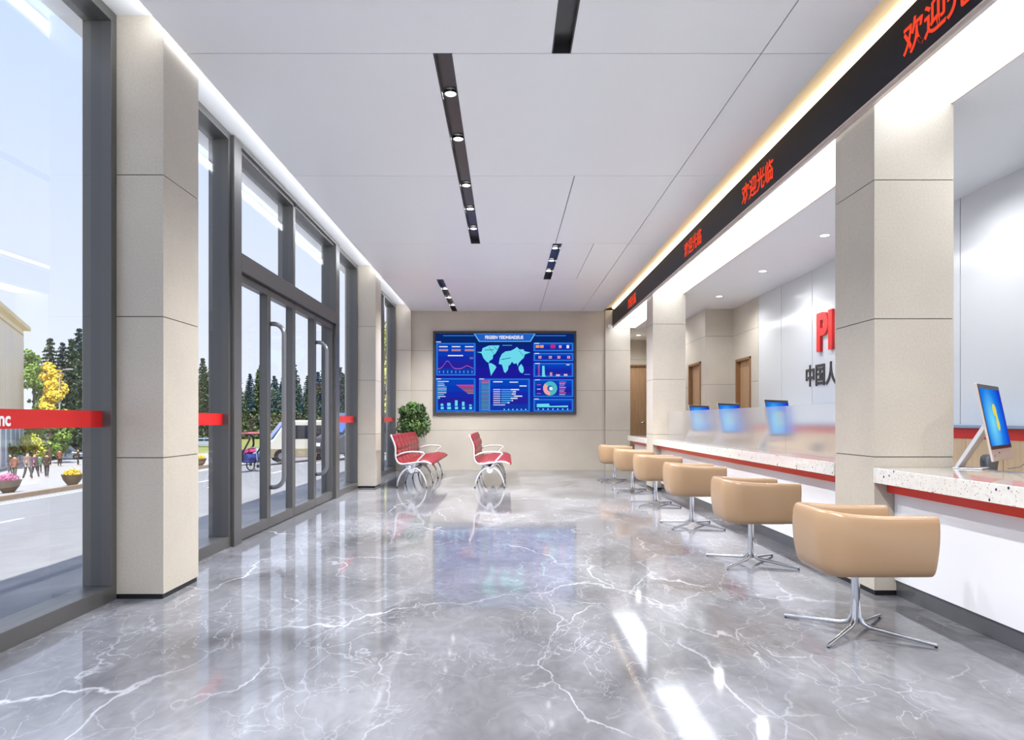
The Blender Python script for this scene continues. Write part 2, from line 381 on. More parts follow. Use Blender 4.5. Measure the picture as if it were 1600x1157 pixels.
# joint strips must not cross the troughs
b = MB()
def yjoint(y, cuts):
    xs = [-2.2] + [c for q in cuts for c in q] + [2.29]
    for x0, x1 in zip(xs[::2], xs[1::2]): b.box(x0, x1, y - 0.03, y + 0.03, CEIL + 0.02, CEIL + 0.03)
yjoint(4.94, [(-0.53, -0.36), (0.30, 0.47)]); yjoint(7.42, [(-0.53, -0.36)]); yjoint(10.28, [(-0.53, -0.36), (0.66, 0.83)]); yjoint(12.9, [(-1.3, -1.14), (0.66, 0.83)])
b.build('joint', M_GAP, o); b2.build('joint', M_GAP, o)
MB().box(-2.25, -2.235, -4.2, 16.7, CEIL + 0.02, 3.9).build('trim_1', M_CEIL)['kind'] = 'structure'
o = MB().box(-3.0, -2.2, -4.2, 16.9, 3.9, 3.96).build('ceiling', M_CEIL); tag(o, 'raised white soffit running above the windows', 'soffit', kind='structure')
# roof so that no sun falls in
MB().box(-3.0, 5.2, -4.6, 19.8, 4.0, 4.55).build('roof', M_WHITE)['kind'] = 'structure'
MB().box(4.65, 4.9, -4.4, 19.6, 0, 4.0).build('wall_outer', M_WHITE)['kind'] = 'structure'
MB().box(-3.0, 4.9, 19.4, 19.6, 0, 4.0).build('wall_outer', M_WHITE)['kind'] = 'structure'
MB().box(-2.85, -2.7, 16.9, 19.6, -0.4, 4.0).build('wall_outer', M_WHITE)['kind'] = 'structure'
# lower ceiling over the counters
o = MB().box(3.05, 4.65, -4.2, 19.4, 3.37, 3.45).build('ceiling', M_SOFF); tag(o, 'lower off-white ceiling over the staff side', 'ceiling', kind='structure')
MB().box(2.40, 3.05, 16.62, 19.4, 3.371, 3.45).build('ceiling', M_SOFF)['kind'] = 'structure'
MB().box(2.50, 4.65, -4.2, 16.62, 3.452, 3.75).build('trim_2', M_SOFF)['kind'] = 'structure'
MB().prism([(2.285, 3.79), (2.47, 3.845), (2.51, 3.86), (2.62, 3.86), (2.62, 3.89), (2.285, 3.89)], -4.2, 16.62, 'xz').build('trim_3', M_CREAM)['kind'] = 'structure'
MB().box(2.285, 2.30, -4.2, 16.62, CEIL + 0.02, 3.80).build('trim_4', M_CREAM)['kind'] = 'structure'
MB().box(2.46, 2.49, -4.2, 16.34, 3.325, 3.352).box(2.445, 2.46, -4.2, 16.34, 3.34, 3.352).build('trim_5', M_ALU)['kind'] = 'structure'
MB().box(3.03, 3.05, -4.2, 16.6, 3.355, 3.37).build('trim_6', M_ALU)['kind'] = 'structure'
# luminous soffit
lp = thing('ceiling_luminaire', 'long glowing white light panel under the bulkhead above the counters', 'light', (2.76, 6, 3.37))
MB().box(-0.27, 0.27, -10, 10.6, 0, 0.02).build('diffuser', emis('diffuser_white', (0.90, 0.94, 1, 1), LUM), lp)
MB().box(-0.28, 0.28, -10.1, 10.62, 0.02, 0.06).build('housing', M_WHITE, lp)
# warm strip over the sign
cs = thing('light_strip', 'warm white strip light in the cove above the red-lettered sign', 'light', (2.51, 6, 3.79))
MB().prism([(-0.022, 0.039), (0.045, 0.008), (0.05, 0.014), (-0.017, 0.047)], -10, 10.6, 'xz').build('diffuser', emis('warm_strip', (1, 0.86, 0.62, 1), WARM), cs)
# cool strip on the ceiling edge facing the window soffit
cl = thing('light_strip', 'white strip light on the ceiling edge washing the soffit over the windows', 'light', (-2.252, 6, 3.83))
MB().box(-0.006, 0.0, -10, 10.5, -0.03, 0.05).build('diffuser', emis('cool_strip', (0.93, 0.96, 1, 1), COVE), cl)

# ------------------------------------------------------------------ ceiling troughs and downlights
M_LAMP = emis('lamp_white', (1, 0.97, 0.92, 1), 8)
def spot(parent, loc, power, size=2.3, color=(0.97, 0.98, 1.0), blend=0.7):
    l = bpy.data.lights.new('lamp_light', 'SPOT'); l.energy = power; l.spot_size = size; l.spot_blend = blend; l.shadow_soft_size = 0.05; l.color = color
    o = bpy.data.objects.new('lamp_light', l); C.objects.link(o); o.parent = parent; o.location = loc
    return o
slot_labels = ['long dark ceiling trough with five small round lamps', 'dark ceiling trough running out of view overhead at the top',
               'short dark ceiling trough with lamps, nearest the counters', 'short dark ceiling trough ending at the big screen wall']
lamp_y = [(5.66, 6.57, 7.87, 8.75, 9.65), (0.2, 1.6, 3.0), (10.75, 11.6, 12.4), (13.05, 14.1, 15.1, 16.1)]
for (x0, x1, y0, y1), lb, ly in zip(slots, slot_labels, lamp_y):
    t = thing('trough_light', lb, 'light', ((x0+x1)/2, y0, CEIL), group='dark lighting troughs set in the ceiling')
    h = (x1 - x0) / 2; L = y1 - y0
    MB().box(-h, h, 0, L, 0.07, 0.08).box(-h - 0.004, -h + 0.004, 0, L, 0.0, 0.08).box(h - 0.004, h + 0.004, 0, L, 0.0, 0.08).box(-h, h, 0, 0.006, 0, 0.08).box(-h, h, L - 0.006, L, 0, 0.08).build('housing', M_SLOT, t)
    for y in ly:
        d = MB().cyl((0, 0, 0), 0.042, 0.012, 20).build('lamp', M_LAMP, t, loc=(0, y - y0, 0.052))
        MB().lathe((0, 0, 0), [(0.043, -0.004), (0.052, -0.004), (0.054, 0.016), (0.044, 0.016)], 20, False).build('ring', M_CHROME, d)
        if y < 16: spot(t, (0, y - y0, 0.03), SPOT)
dl0 = None
for y, lb in ((8.29, 'small recessed downlight in the staff ceiling beside the pillar'), (10.29, 'small recessed downlight, middle one in the staff ceiling'),
              (12.4, 'small recessed downlight near the stone wall with doors'), (6.2, 'recessed downlight hidden past the near pillar'), (4.1, 'recessed downlight over the nearest staff seat'), (2.0, 'recessed downlight over the staff side beyond the picture edge'), (18.1, 'recessed downlight added to brighten the corridor before the tall door'), (15.6, 'recessed downlight past the far pillar')):  # the corridor downlight is an extra fixture, added to lift that dark end
    t = thing('downlight', lb, 'light', (3.4 if y > 15 else 3.75, y, 3.37), group='recessed downlights over the staff side')
    MB().lathe((0, 0, 0), [(0.05, -0.004), (0.065, -0.004), (0.067, 0.0), (0.05, 0.0)], 24, False).build('ring', M_WHITE, t)
    MB().cyl((0, 0, -0.002), 0.05, 0.001, 24).build('lamp', M_LAMP, t)
    spot(t, (0, 0, -0.02), SPOT * 0.22, 2.8)

# ------------------------------------------------------------------ windows and glass doors
XI, XO, XG = -2.60, -2.79, -2.665    # room face, street face, glass
def win(n, y0, y1, top, mull=(), label='', stripe=True, fw=0.065):
    t = thing('window_%d' % n, label, 'window', (0, 0, 0), kind='structure')
    f = MB(); f.box(XO, XI, y0, y1, 0, 0.10); f.box(XO, XI, y0, y1, top - 0.07, top)
    f.box(XO, XI, y0, y0 + fw, 0.10, top - 0.07); f.box(XO, XI, y1 - fw, y1, 0.10, top - 0.07)
    for m in mull: f.box(XO, XI, m - 0.035, m + 0.035, 0.10, top - 0.07)
    f.build('window_frame', M_FRAME, t, bevel=0.003)
    MB().box(XG - 0.004, XG + 0.004, y0 + fw - 0.01, y1 - fw + 0.01, 0.09, top - 0.06).build('pane', M_GLASS, t)
    if stripe:
        s = MB().box(XG + 0.005, XG + 0.0065, y0 + fw, y1 - fw, 1.15, 1.257).build('safety_stripe', M_REDV, t)
    return t
w1 = win(1, -1.6, 4.70, 3.9, label='tall window left of the near pillar with a lettered red stripe')
text_mesh('stripe_lettering', 'PInc', 0.105, M_WHITE, w1, (XG + 0.008, 3.775, 1.168), ROT_L, ext=0.0005, bold=0.003, align='RIGHT', sx=0.95)
win(2, 5.235, 6.66, 3.9, label='narrow window between the near pillar and the glass doors')
win(4, 10.84, 12.34, 3.9, label='narrow window between the glass doors and the far pillar')
win(5, 12.87, 16.6, 3.9, mull=(15.0,), label='farthest window, between the far pillar and the end wall')
win(6, -4.2, -1.6, 3.9, label='window beyond the picture on the near side')
t = thing('window_7', 'wide unseen glazed front added behind the viewer for more daylight', 'window', kind='structure')  # glazing added out of view so more daylight reaches the ceiling
f = MB(); f.box(-2.6, 2.6, -4.38, -4.22, 0, 0.1).box(-2.6, 2.6, -4.38, -4.22, 3.7, 3.8)
for k in range(5): f.box(-2.6 + 1.28 * k, -2.52 + 1.28 * k, -4.38, -4.22, 0.1, 3.7)
f.build('window_frame', M_FRAME, t); MB().box(-2.55, 2.55, -4.31, -4.30, 0.08, 3.72).build('pane', M_GLASS, t)
t = thing('window_3', 'grey metal door surround with two fixed panes over the glass doors', 'window', kind='structure')
XF = -2.565
f = MB(); top = 3.885
f.box(XO, XF, 6.64, 6.83, 0, top); f.box(XO, XF, 10.62, 10.84, 0, top)
f.box(XO, XF, 6.83, 10.62, 2.64, 2.82); f.box(XO, XF, 6.83, 10.62, top - 0.04, top); f.box(XO, XI, 6.83, 10.62, top-0.07, top - 0.04)
f.box(XO, XI, 8.60, 8.68, 2.82, top - 0.04)
f.build('window_frame', M_FRAME, t, bevel=0.004)
for y0, y1 in ((6.83, 8.60), (8.68, 10.62)): MB().box(XG - 0.004, XG + 0.004, y0 - 0.008, y1 + 0.008, 2.81, top - 0.03).build('pane', M_GLASS, t)
lv = (6.83, 7.745, 8.66, 9.615, 10.62)
dl = ['glass door leaf nearest the camera, without a handle', 'glass door leaf with long pull bar, second from the near post', 'glass door leaf without a handle between the two barred leaves', 'glass door leaf with long pull bar, beside the far post']
for k in range(4):
    y0, y1 = lv[k] + 0.004, lv[k+1] - 0.004
    t = thing('door_%d' % (k+1), dl[k], 'door', (XI - 0.01, y0, 0.0), kind='structure')
    W = y1 - y0; f = MB(); th = -0.085; st = 0.055
    f.box(th, 0, 0, st, 0.012, 2.635); f.box(th, 0, W - st, W, 0.012, 2.635); f.box(th, 0, st, W - st, 0.012, 0.12); f.box(th, 0, st, W - st, 2.56, 2.635)
    f.build('door_frame', M_FRAME, t, bevel=0.003)
    MB().box(-0.064, -0.056, st - 0.008, W - st + 0.008, 0.11, 2.57).build('pane', M_GLASS, t)
    if k in (1, 3):
        h = 0.0; pts = []
        def arc(cx, cz, a0, a1, r=0.12):
            return [(cx + r * math.cos(a0 + (a1 - a0) * i / 8), 0.045, cz + r * math.sin(a0 + (a1 - a0) * i / 8)) for i in range(9)]
        pts = [(0.0, 0.045, 2.26)] + arc(0.03, 2.14, PI/2, 0) + arc(0.03, 0.57, 0, -PI/2) + [(0.0, 0.045, 0.45)]
        MB().tube(pts, 0.031, 14, 0.8).build('handle', M_SATIN, t, smooth=True)

# ------------------------------------------------------------------ wooden doors
def wdoor(n, loc, rz, wd, ht, label, side=1):
    t = thing('door_%d' % n, label, 'door', loc, rz, kind='structure')
    # local: x across the opening (0..wd), y into the wall, opening faces -y
    f = MB(); f.box(0, 0.045, -0.02, 0.14, 0, ht); f.box(wd - 0.045, wd, -0.02, 0.14, 0, ht); f.box(0, wd, -0.02, 0.14, ht - 0.045, ht)
    f.build('door_frame', M_WOODF, t, bevel=0.003)
    l = MB(); l.box(0.047, wd - 0.047, 0.06, 0.10, 0.006, ht - 0.048); l.build('door_leaf', M_WOOD, t)
    x = wd - 0.12 if side > 0 else 0.12
    h = MB(); h.cyl((x, 0.055, 1.12), 0.026, 0.012, 16, axis='y').tube([(x, 0.06, 1.12), (x, 0.01, 1.12), (x - side * 0.02, 0.0, 1.12), (x - side * 0.12, 0.0, 1.12)], 0.009, 8)
    h.build('door_handle', M_CHROME, t, smooth=True)
wdoor(5, (4.45, 13.615, 0), -PI/2, 0.81, 2.355, 'wooden door in the stone wall just past the white panels', -1)
wdoor(6, (3.9, 15.015, 0), -PI/2, 0.91, 2.365, 'wooden door in the recess beyond the stepped stone wall', -1)
wdoor(7, (3.0, 19.2, 0), 0, 0.88, 2.70, 'tall wooden door closing the corridor between the two far pillars', 1)

# ------------------------------------------------------------------ the big screen
EM = {}
def em(r, g, b, k=1.0):
    key = (r, g, b, k)
    if key not in EM: EM[key] = emis('screen_%d_%d_%d' % (r, g, b), srgb(r, g, b), DISP * k)
    return EM[key]
class Draw:
    """flat picture on a display: layered coloured shapes in the display's own plane"""
    def __init__(s, w, h): s.mb = MB(); s.mats = []; s.w = w; s.h = h; s.layer = 0
    def col(s, c):
        m = em(*c)
        if m not in s.mats: s.mats.append(m)
        s.mb.cur = s.mats.index(m)
    def poly(s, pts, c, layer=1):
        s.col(c); y = -0.0004 * layer
        s.mb.add([(x * s.w, y, z * s.h) for x, z in pts], [tuple(range(len(pts)))])
    def rect(s, x0, z0, x1, z1, c, layer=1): s.poly([(x0, z0), (x1, z0), (x1, z1), (x0, z1)], c, layer)
    def frame(s, x0, z0, x1, z1, c, t=0.003, layer=2):
        a = t * s.h / s.w * 1.0
        s.rect(x0, z0, x1, z0 + t, c, layer); s.rect(x0, z1 - t, x1, z1, c, layer); s.rect(x0, z0, x0 + a, z1, c, layer); s.rect(x1 - a, z0, x1, z1, c, layer)
    def line(s, pts, c, t=0.003, layer=3):
        for (x0, z0), (x1, z1) in zip(pts[:-1], pts[1:]):
            s.poly([(x0, z0 - t), (x1, z1 - t), (x1, z1 + t), (x0, z0 + t)], c, layer)
    def build(s, name, parent): return s.mb.build(name, s.mats, parent, fix=False)
tv = thing('display_screen', 'large wall-mounted dashboard screen with a world map and charts', 'screen', (-1.73, 16.695, 1.32))
TW, TH = 3.39, 1.975
MB().box(0, TW, -0.055, -0.01, 0, 0.06).box(0, TW, -0.055, -0.01, TH - 0.06, TH).box(0, 0.055, -0.055, -0.01, 0.06, TH - 0.06).box(TW - 0.055, TW, -0.055, -0.01, 0.06, TH - 0.06).build('bezel', mat('tv_bezel', srgb(70, 72, 76), 0.4, metal=0.3), tv, bevel=0.004)
MB().box(0.03, TW - 0.03, -0.03, 0, 0.03, TH - 0.03).build('housing', M_DARK, tv)
d = Draw(TW, TH)
def P(px, py): return ((px - 105) / 1375.0, 1 - (py - 112) / 798.0)
def R(x0, y0, x1, y1, c, layer=1):
    a, b = P(x0, y1), P(x1, y0); d.rect(a[0], a[1], b[0], b[1], c, layer)
# background: vertical steps from navy to violet-blue, the picture's own colours
BG = [(10, 40, 110), (14, 36, 132), (20, 30, 150), (30, 28, 158), (26, 34, 162), (16, 44, 160), (10, 52, 158)]
for i, c in enumerate(BG): R(130, 137 + i * 107, 1463, 137 + (i + 1) * 107 + 1, c, 0)
CY = (110, 222, 240); BR = (60, 150, 240); WH = (236, 240, 255); PK = (226, 96, 150); RD = (232, 70, 130); OR = (240, 160, 110)
def panel(x0, y0, x1, y1):
    R(x0, y0, x1, y1, (40, 120, 225), 1); R(x0 + 10, y0 + 8, x1 - 10, y1 - 8, (16, 44, 170), 2)
    n = 5
    for i in range(n):
        yy = y0 + 14 + (y1 - y0 - 28) * i / n
        c = [(8, 70, 190), (14, 58, 184), (24, 44, 172), (38, 36, 158), (22, 56, 170)][i]
        R(x0 + 16, yy, x1 - 16, yy + (y1 - y0 - 28) / n + 0.6, c, 3)
    for a, b in ((P(x0 + 12, y1 - 9), P(x1 - 12, y0 + 9)),): d.frame(a[0], a[1], b[0], b[1], BR, 0.004, 4)
for q in ((134, 225, 512, 538), (134, 562, 512, 882), (546, 566, 1034, 882), (1068, 222, 1452, 306), (1068, 320, 1452, 400), (1068, 416, 1452, 552), (1068, 572, 1452, 744), (1068, 760, 1452, 882)): panel(*q)
d.poly([P(*p) for p in ((495, 137), (1088, 137), (1040, 214), (545, 214))], (110, 200, 250), 1)
d.poly([P(*p) for p in ((506, 139), (1076, 139), (1034, 207), (552, 207))], (36, 96, 200), 2)
R(200, 153, 500, 159, BR, 1); R(1086, 153, 1380, 159, BR, 1)
# world map
for pts in ([(524, 312), (570, 310), (580, 275), (640, 250), (742, 248), (725, 290), (700, 330), (682, 340), (676, 378), (645, 398), (640, 416), (618, 405), (588, 370), (570, 325)],
            [(636, 420), (662, 418), (700, 440), (712, 458), (692, 490), (672, 520), (660, 540), (652, 500), (648, 460)],
            [(735, 425), (745, 370), (765, 330), (800, 306), (850, 300), (880, 285), (910, 264), (935, 288), (968, 285), (985, 305), (1040, 316), (985, 335), (975, 368), (950, 390), (925, 420), (918, 448), (905, 420), (880, 425), (862, 405), (840, 440), (822, 440), (770, 436)],
            [(765, 432), (830, 432), (824, 480), (800, 512), (786, 505), (774, 460)],
            [(925, 455), (950, 425), (970, 455), (976, 490), (965, 516), (940, 506), (926, 480)]):
    c_ = P(sum(p[0] for p in pts) / len(pts), sum(p[1] for p in pts) / len(pts)); q = [P(*p) for p in pts]
    d.col(CY); n = len(q)
    bmt = bmesh.new(); vs = [bmt.verts.new((x * TW, -0.0006, z * TH)) for x, z in q]; fc = bmt.faces.new(vs)
    bmesh.ops.triangulate(bmt, faces=[fc]); bmt.verts.ensure_lookup_table()
    d.mb.add([v.co[:] for v in bmt.verts], [[v.index for v in f.verts] for f in bmt.faces]); bmt.free()
for a, b in (((600, 292), (690, 290)), ((640, 262), (686, 330)), ((690, 262), (760, 322)), ((760, 384), (850, 368)), ((930, 300), (972, 350))): d.line([P(*a), P(*b)], (20, 60, 130), 0.0035, 3)
R(770, 246, 862, 250, CY, 2); R(980, 524, 1034, 528, CY, 2)
# chart line, upper left
ln = []
for i in range(41):
    t_ = i / 40; x = 150 + 340 * t_; y = 470 - 74 * math.exp(-((t_ - 0.27) / 0.12) ** 2) - 28 * math.exp(-((t_ - 0.83) / 0.12) ** 2) + 2
    ln.append(P(x, y))
d.line(ln, (226, 110, 190), 0.003, 5)
for i in range(9): R(160 + i * 39, 490, 172 + i * 39, 514, BR, 5)
for x0 in (162, 284, 410): R(x0, 256, x0 + 82, 266, WH, 5); R(x0 - 2, 286, x0 + 86, 292, OR, 5); R(x0 - 2, 297, x0 + 86, 303, OR, 5)
R(246, 341, 392, 352, WH, 5); R(456, 360, 490, 380, (120, 100, 170), 5)
# lower left
for i in range(10): R(150, 590 + i * 18 - (i > 8) * 4, 150 + (104, 60, 66, 84, 84, 84, 82, 60, 74, 20)[i] - 0, 597 + i * 18, CY if i % 2 else WH, 5)
for i in range(6): d.poly([P(326 + i * 20, 626 + i * 15), P(494, 626 + i * 15), P(494, 637 + i * 15), P(340 + i * 20, 637 + i * 15)], (RD, (200, 70, 120), (150, 90, 120), (170, 110, 110), (150, 110, 120), (190, 120, 110))[i], 5)
for x0, y0, x1 in ((178, 806, 202), (240, 798, 272), (314, 774, 340), (382, 788, 406), (452, 814, 474)):
    R(x0, y0, x1, 828, CY, 5); R(x0, 836, x1 + 4, 860, CY, 5)
# middle
R(640, 576, 652, 874, BR, 5)
for i in range(20): R(566, 584 + i * 14.4, 640, 592 + i * 14.4, (PK, (210, 130, 150), (100, 150, 190), (90, 160, 180))[min(i, 3)] if i < 4 else ((90, 170, 190) if i % 3 else (130, 140, 180)), 5)
R(682, 592, 772, 602, WH, 5); R(838, 596, 920, 605, WH, 5); R(934, 632, 1002, 642, WH, 5)
for i in range(8):
    y = 666 + i * 21; R(682, y, 750 if i < 7 else 796, y + 10, (190, 200, 245), 5)
    if i < 7: R(758, y, (930, 900, 898, 960, 915, 872, 838)[i], y + 11, (80, 170, 240), 5); R((850, 870, 860, 880, 850, 860, 820)[i], y, (930, 900, 898, 960, 915, 872, 838)[i], y + 11, WH, 6)
for i in range(6): R(782 + i * 41, 856, 794 + i * 41, 868, CY, 5)
# right column
R(1090, 246, 1124, 272, OR, 5); R(1130, 246, 1166, 272, OR, 5); R(1232, 242, 1278, 276, (210, 40, 120), 5); R(1312, 248, 1338, 274, (220, 170, 190), 5); R(1386, 246, 1410, 276, WH, 5)
for x0 in (1116, 1216, 1298, 1392): R(x0, 350, x0 + 28, 374, (230, 170, 190), 5); R(x0 + 8, 357, x0 + 20, 367, (90, 90, 180), 6)
d.poly([P(*p) for p in ((1152, 444), (1174, 444), (1178, 530), (1188, 548), (1150, 548))], CY, 5)
R(1226, 506, 1248, 542, (210, 150, 170), 5); R(1284, 526, 1322, 542, (230, 190, 200), 5); R(1360, 522, 1394, 540, (230, 190, 200), 5); R(1384, 430, 1414, 438, WH, 5)
for i in range(6): R(1112, 436 + i * 19, 1128, 446 + i * 19, PK, 5)
def ring(cx, cy, r0, r1, a0, a1, c, layer, n=20):
    for i in range(n):
        t0 = a0 + (a1 - a0) * i / n; t1 = a0 + (a1 - a0) * (i + 1) / n
        d.poly([P(cx + r0 * math.cos(t0), cy + r0 * math.sin(t0)), P(cx + r1 * math.cos(t0), cy + r1 * math.sin(t0)), P(cx + r1 * math.cos(t1), cy + r1 * math.sin(t1)), P(cx + r0 * math.cos(t1), cy + r0 * math.sin(t1))], c, layer)
ring(1228, 660, 28, 68, -PI * 0.75, PI * 0.5, (80, 190, 200), 5); ring(1228, 660, 28, 68, PI * 0.5, PI * 1.25, (240, 170, 170), 5); ring(1236, 662, 0, 18, 0, 2 * PI, WH, 6); ring(1228, 660, 18, 30, 0, 2 * PI, (40, 110, 190), 5)
for i in range(8): R(1316, 596 + i * 17, 1380 - (i % 3) * 8, 604 + i * 17, (180, 180, 240) if i % 2 else PK, 5)
for y in (622, 664, 706): R(1102, y, 1138, y + 6, PK if y != 664 else WH, 5)
d.poly([P(*p) for p in ((1100, 808), (1216, 806), (1226, 828), (1400, 824), (1400, 840), (1100, 840))], CY, 5)
for i in range(7): R(1108 + i * 47, 852, 1120 + i * 47, 866, CY, 5)
for x, y in ((134, 212), (134, 566), (548, 566), (1078, 226), (1078, 322), (1084, 418), (1084, 574), (1074, 758)): R(x, y, x + 46, y + 7, WH, 6)
im = d.build('screen_image', tv); im.location = (0, -0.0305, 0)
text_mesh('screen_title', 'FEGEEN YEIDNEAE2EUE', 0.105, em(236, 240, 255), tv, ((786 - 105) / 1375 * TW, -0.036, (1 - (186 - 112) / 798) * TH), ROT_F, ext=0.0002, bold=0.004, align='CENTER', sx=0.82)

# ------------------------------------------------------------------ LED sign, wall lettering
sg = thing('led_sign', 'long black LED sign band with red characters above the counters', 'sign', (2.46, 0, 3.355))
MB().box(0, 0.03, -4.2, 16.34, 0, 0.362).build('sign_board', M_SIGN, sg, bevel=0.003)
M_LED = emis('led_red', (1.0, 0.075, 0.03, 1), DISP)
for y in (4.36, 7.34, 9.72, 14.2): text_mesh('lettering', '\u6b22\u8fce\u5149\u4e34', 0.215, M_LED, sg, (-0.002, y, 0.092), ROT_R, ext=0.001, bold=0.0035, space=1.0)
lg = thing('wall_lettering', 'big red letters mounted high on the white panelled wall', 'sign', (4.45, 10.04, 2.18))
text_mesh('letter', 'PI', 0.735, mat('red_letter', srgb(222, 40, 34), 0.3), lg, (-0.02, 0, 0), ROT_R, ext=0.02, bold=0.022, sx=0.97, space=0.98)
text_mesh('letter', 'CC', 0.735, MATS['red_letter'], lg, (-0.02, -0.66, 0), ROT_R, ext=0.02, bold=0.022, sx=0.97)
lh = thing('wall_lettering', 'dark Chinese characters on the white wall below the red letters', 'sign', (4.45, 10.46, 1.70))
text_mesh('lettering', '\u4e2d\u56fd\u4eba\u6c11\u4fdd\u9669', 0.33, mat('dark_letter', srgb(52, 50, 50), 0.4), lh, (-0.008, 0, 0.015), ROT_R, ext=0.006, bold=0.006)

# ------------------------------------------------------------------ counters
for (y0, y1, la, lb_) in ((-3.0, 4.795, 'white counter base with red band, nearest the camera, in front of the near pillar', 'speckled cream counter slab nearest the camera carrying a single monitor'),
                     (5.375, 12.045, 'long white counter base between the two stone pillars', 'long speckled cream counter slab between the two pillars'),
                     (12.605, 14.5, 'short white counter base beyond the far pillar', 'short speckled cream counter slab beyond the far pillar')):
    c = thing('service_counter', la, 'counter', (2.645, y0, 0), group='white service counters')
    L = y1 - y0
    MB().box(0.0, 0.30, 0.0, L, 0.11, 0.768).build('counter_body', M_LAQ, c)
    MB().box(0.012, 0.28, 0.0, L, 0, 0.11).build('kickboard', M_KICK, c)
    MB().box(-0.05, 0.0, 0.0, L, 0.704, 0.768).build('red_band', M_RED, c)
    tag(MB().box(2.50, 3.17, y0, y1, 0.77, 0.872).build('countertop', M_TERR, bevel=0.003), lb_, 'countertop', 'speckled counter slabs')
gl = ['frosted glass screen on the long counter, beside the far pillar', 'frosted glass screen in front of the two farther monitors', 'frosted glass screen in front of the third monitor', 'frosted glass screen ending at the near pillar']
for (y0, y1), lb in zip(((10.46, 12.03), (8.48, 10.458), (6.992, 8.478), (5.40, 6.99)), gl):
    t = thing('glass_screen', lb, 'glass partition', (2.78, y0, 0.873), group='frosted glass screens on the long counter')
    L = y1 - y0; m = MB(); m.box(-0.006, 0.006, 0, L, 0, 0.463); m.f = [m.f[3], m.f[5], m.f[1]]; m.m = [0, 0, 0]
    m.build('pane', M_FROST, t, fix=False)
# ------------------------------------------------------------------ back cabinets
tp = MB().box(4.02, 4.445, 2.0, 11.36, 1.125, 1.155).build('worktop', mat('blue_grey_top', srgb(150, 172, 196), 0.3), bevel=0.003)
tag(tp, 'continuous blue-grey top running over the low cabinets', 'worktop')
cab_lb = ['low wooden cabinet with red upper band beyond the picture edge', 'low wooden cabinet with red upper band next to the picture edge', 'low wooden cabinet with red upper band behind the nearest monitor',
          'low wooden cabinet with red upper band visible just past the near pillar', 'low wooden cabinet behind the near pillar', 'low wooden cabinet with red band, hidden side of the near pillar', 'low wooden cabinet with red band blurred behind the frosted glass by the pillar',
          'low wooden cabinet with red band under the red wall letters', 'low wooden cabinet with red band left of the dark characters', 'low wooden cabinet with red band, last of the row towards the stone wall']
cb = None
for k in range(10):
    if cb is None:
        cb = thing('cabinet', cab_lb[0], 'cabinet', (4.05, 2.0, 0), group='low cabinets along the white wall')
        MB().box(0.02, 0.39, 0, 0.93, 0.05, 1.124).build('body', M_CABW, cb)
        MB().box(0.0, 0.02, 0.003, 0.463, 0.07, 1.03).build('door', M_CABW, cb); MB().box(0.0, 0.02, 0.467, 0.927, 0.07, 1.03).build('door', M_CABW, cb)
        MB().box(0.0, 0.02, 0.0, 0.93, 1.032, 1.124).build('red_band', M_RED, cb); MB().box(0.04, 0.38, 0, 0.93, 0, 0.05).build('plinth', M_DARK, cb)
        o = cb
    else: o = copy_tree(cb)
    o.location = (4.05, 2.0 + 0.935 * k, 0); o['label'] = cab_lb[k]

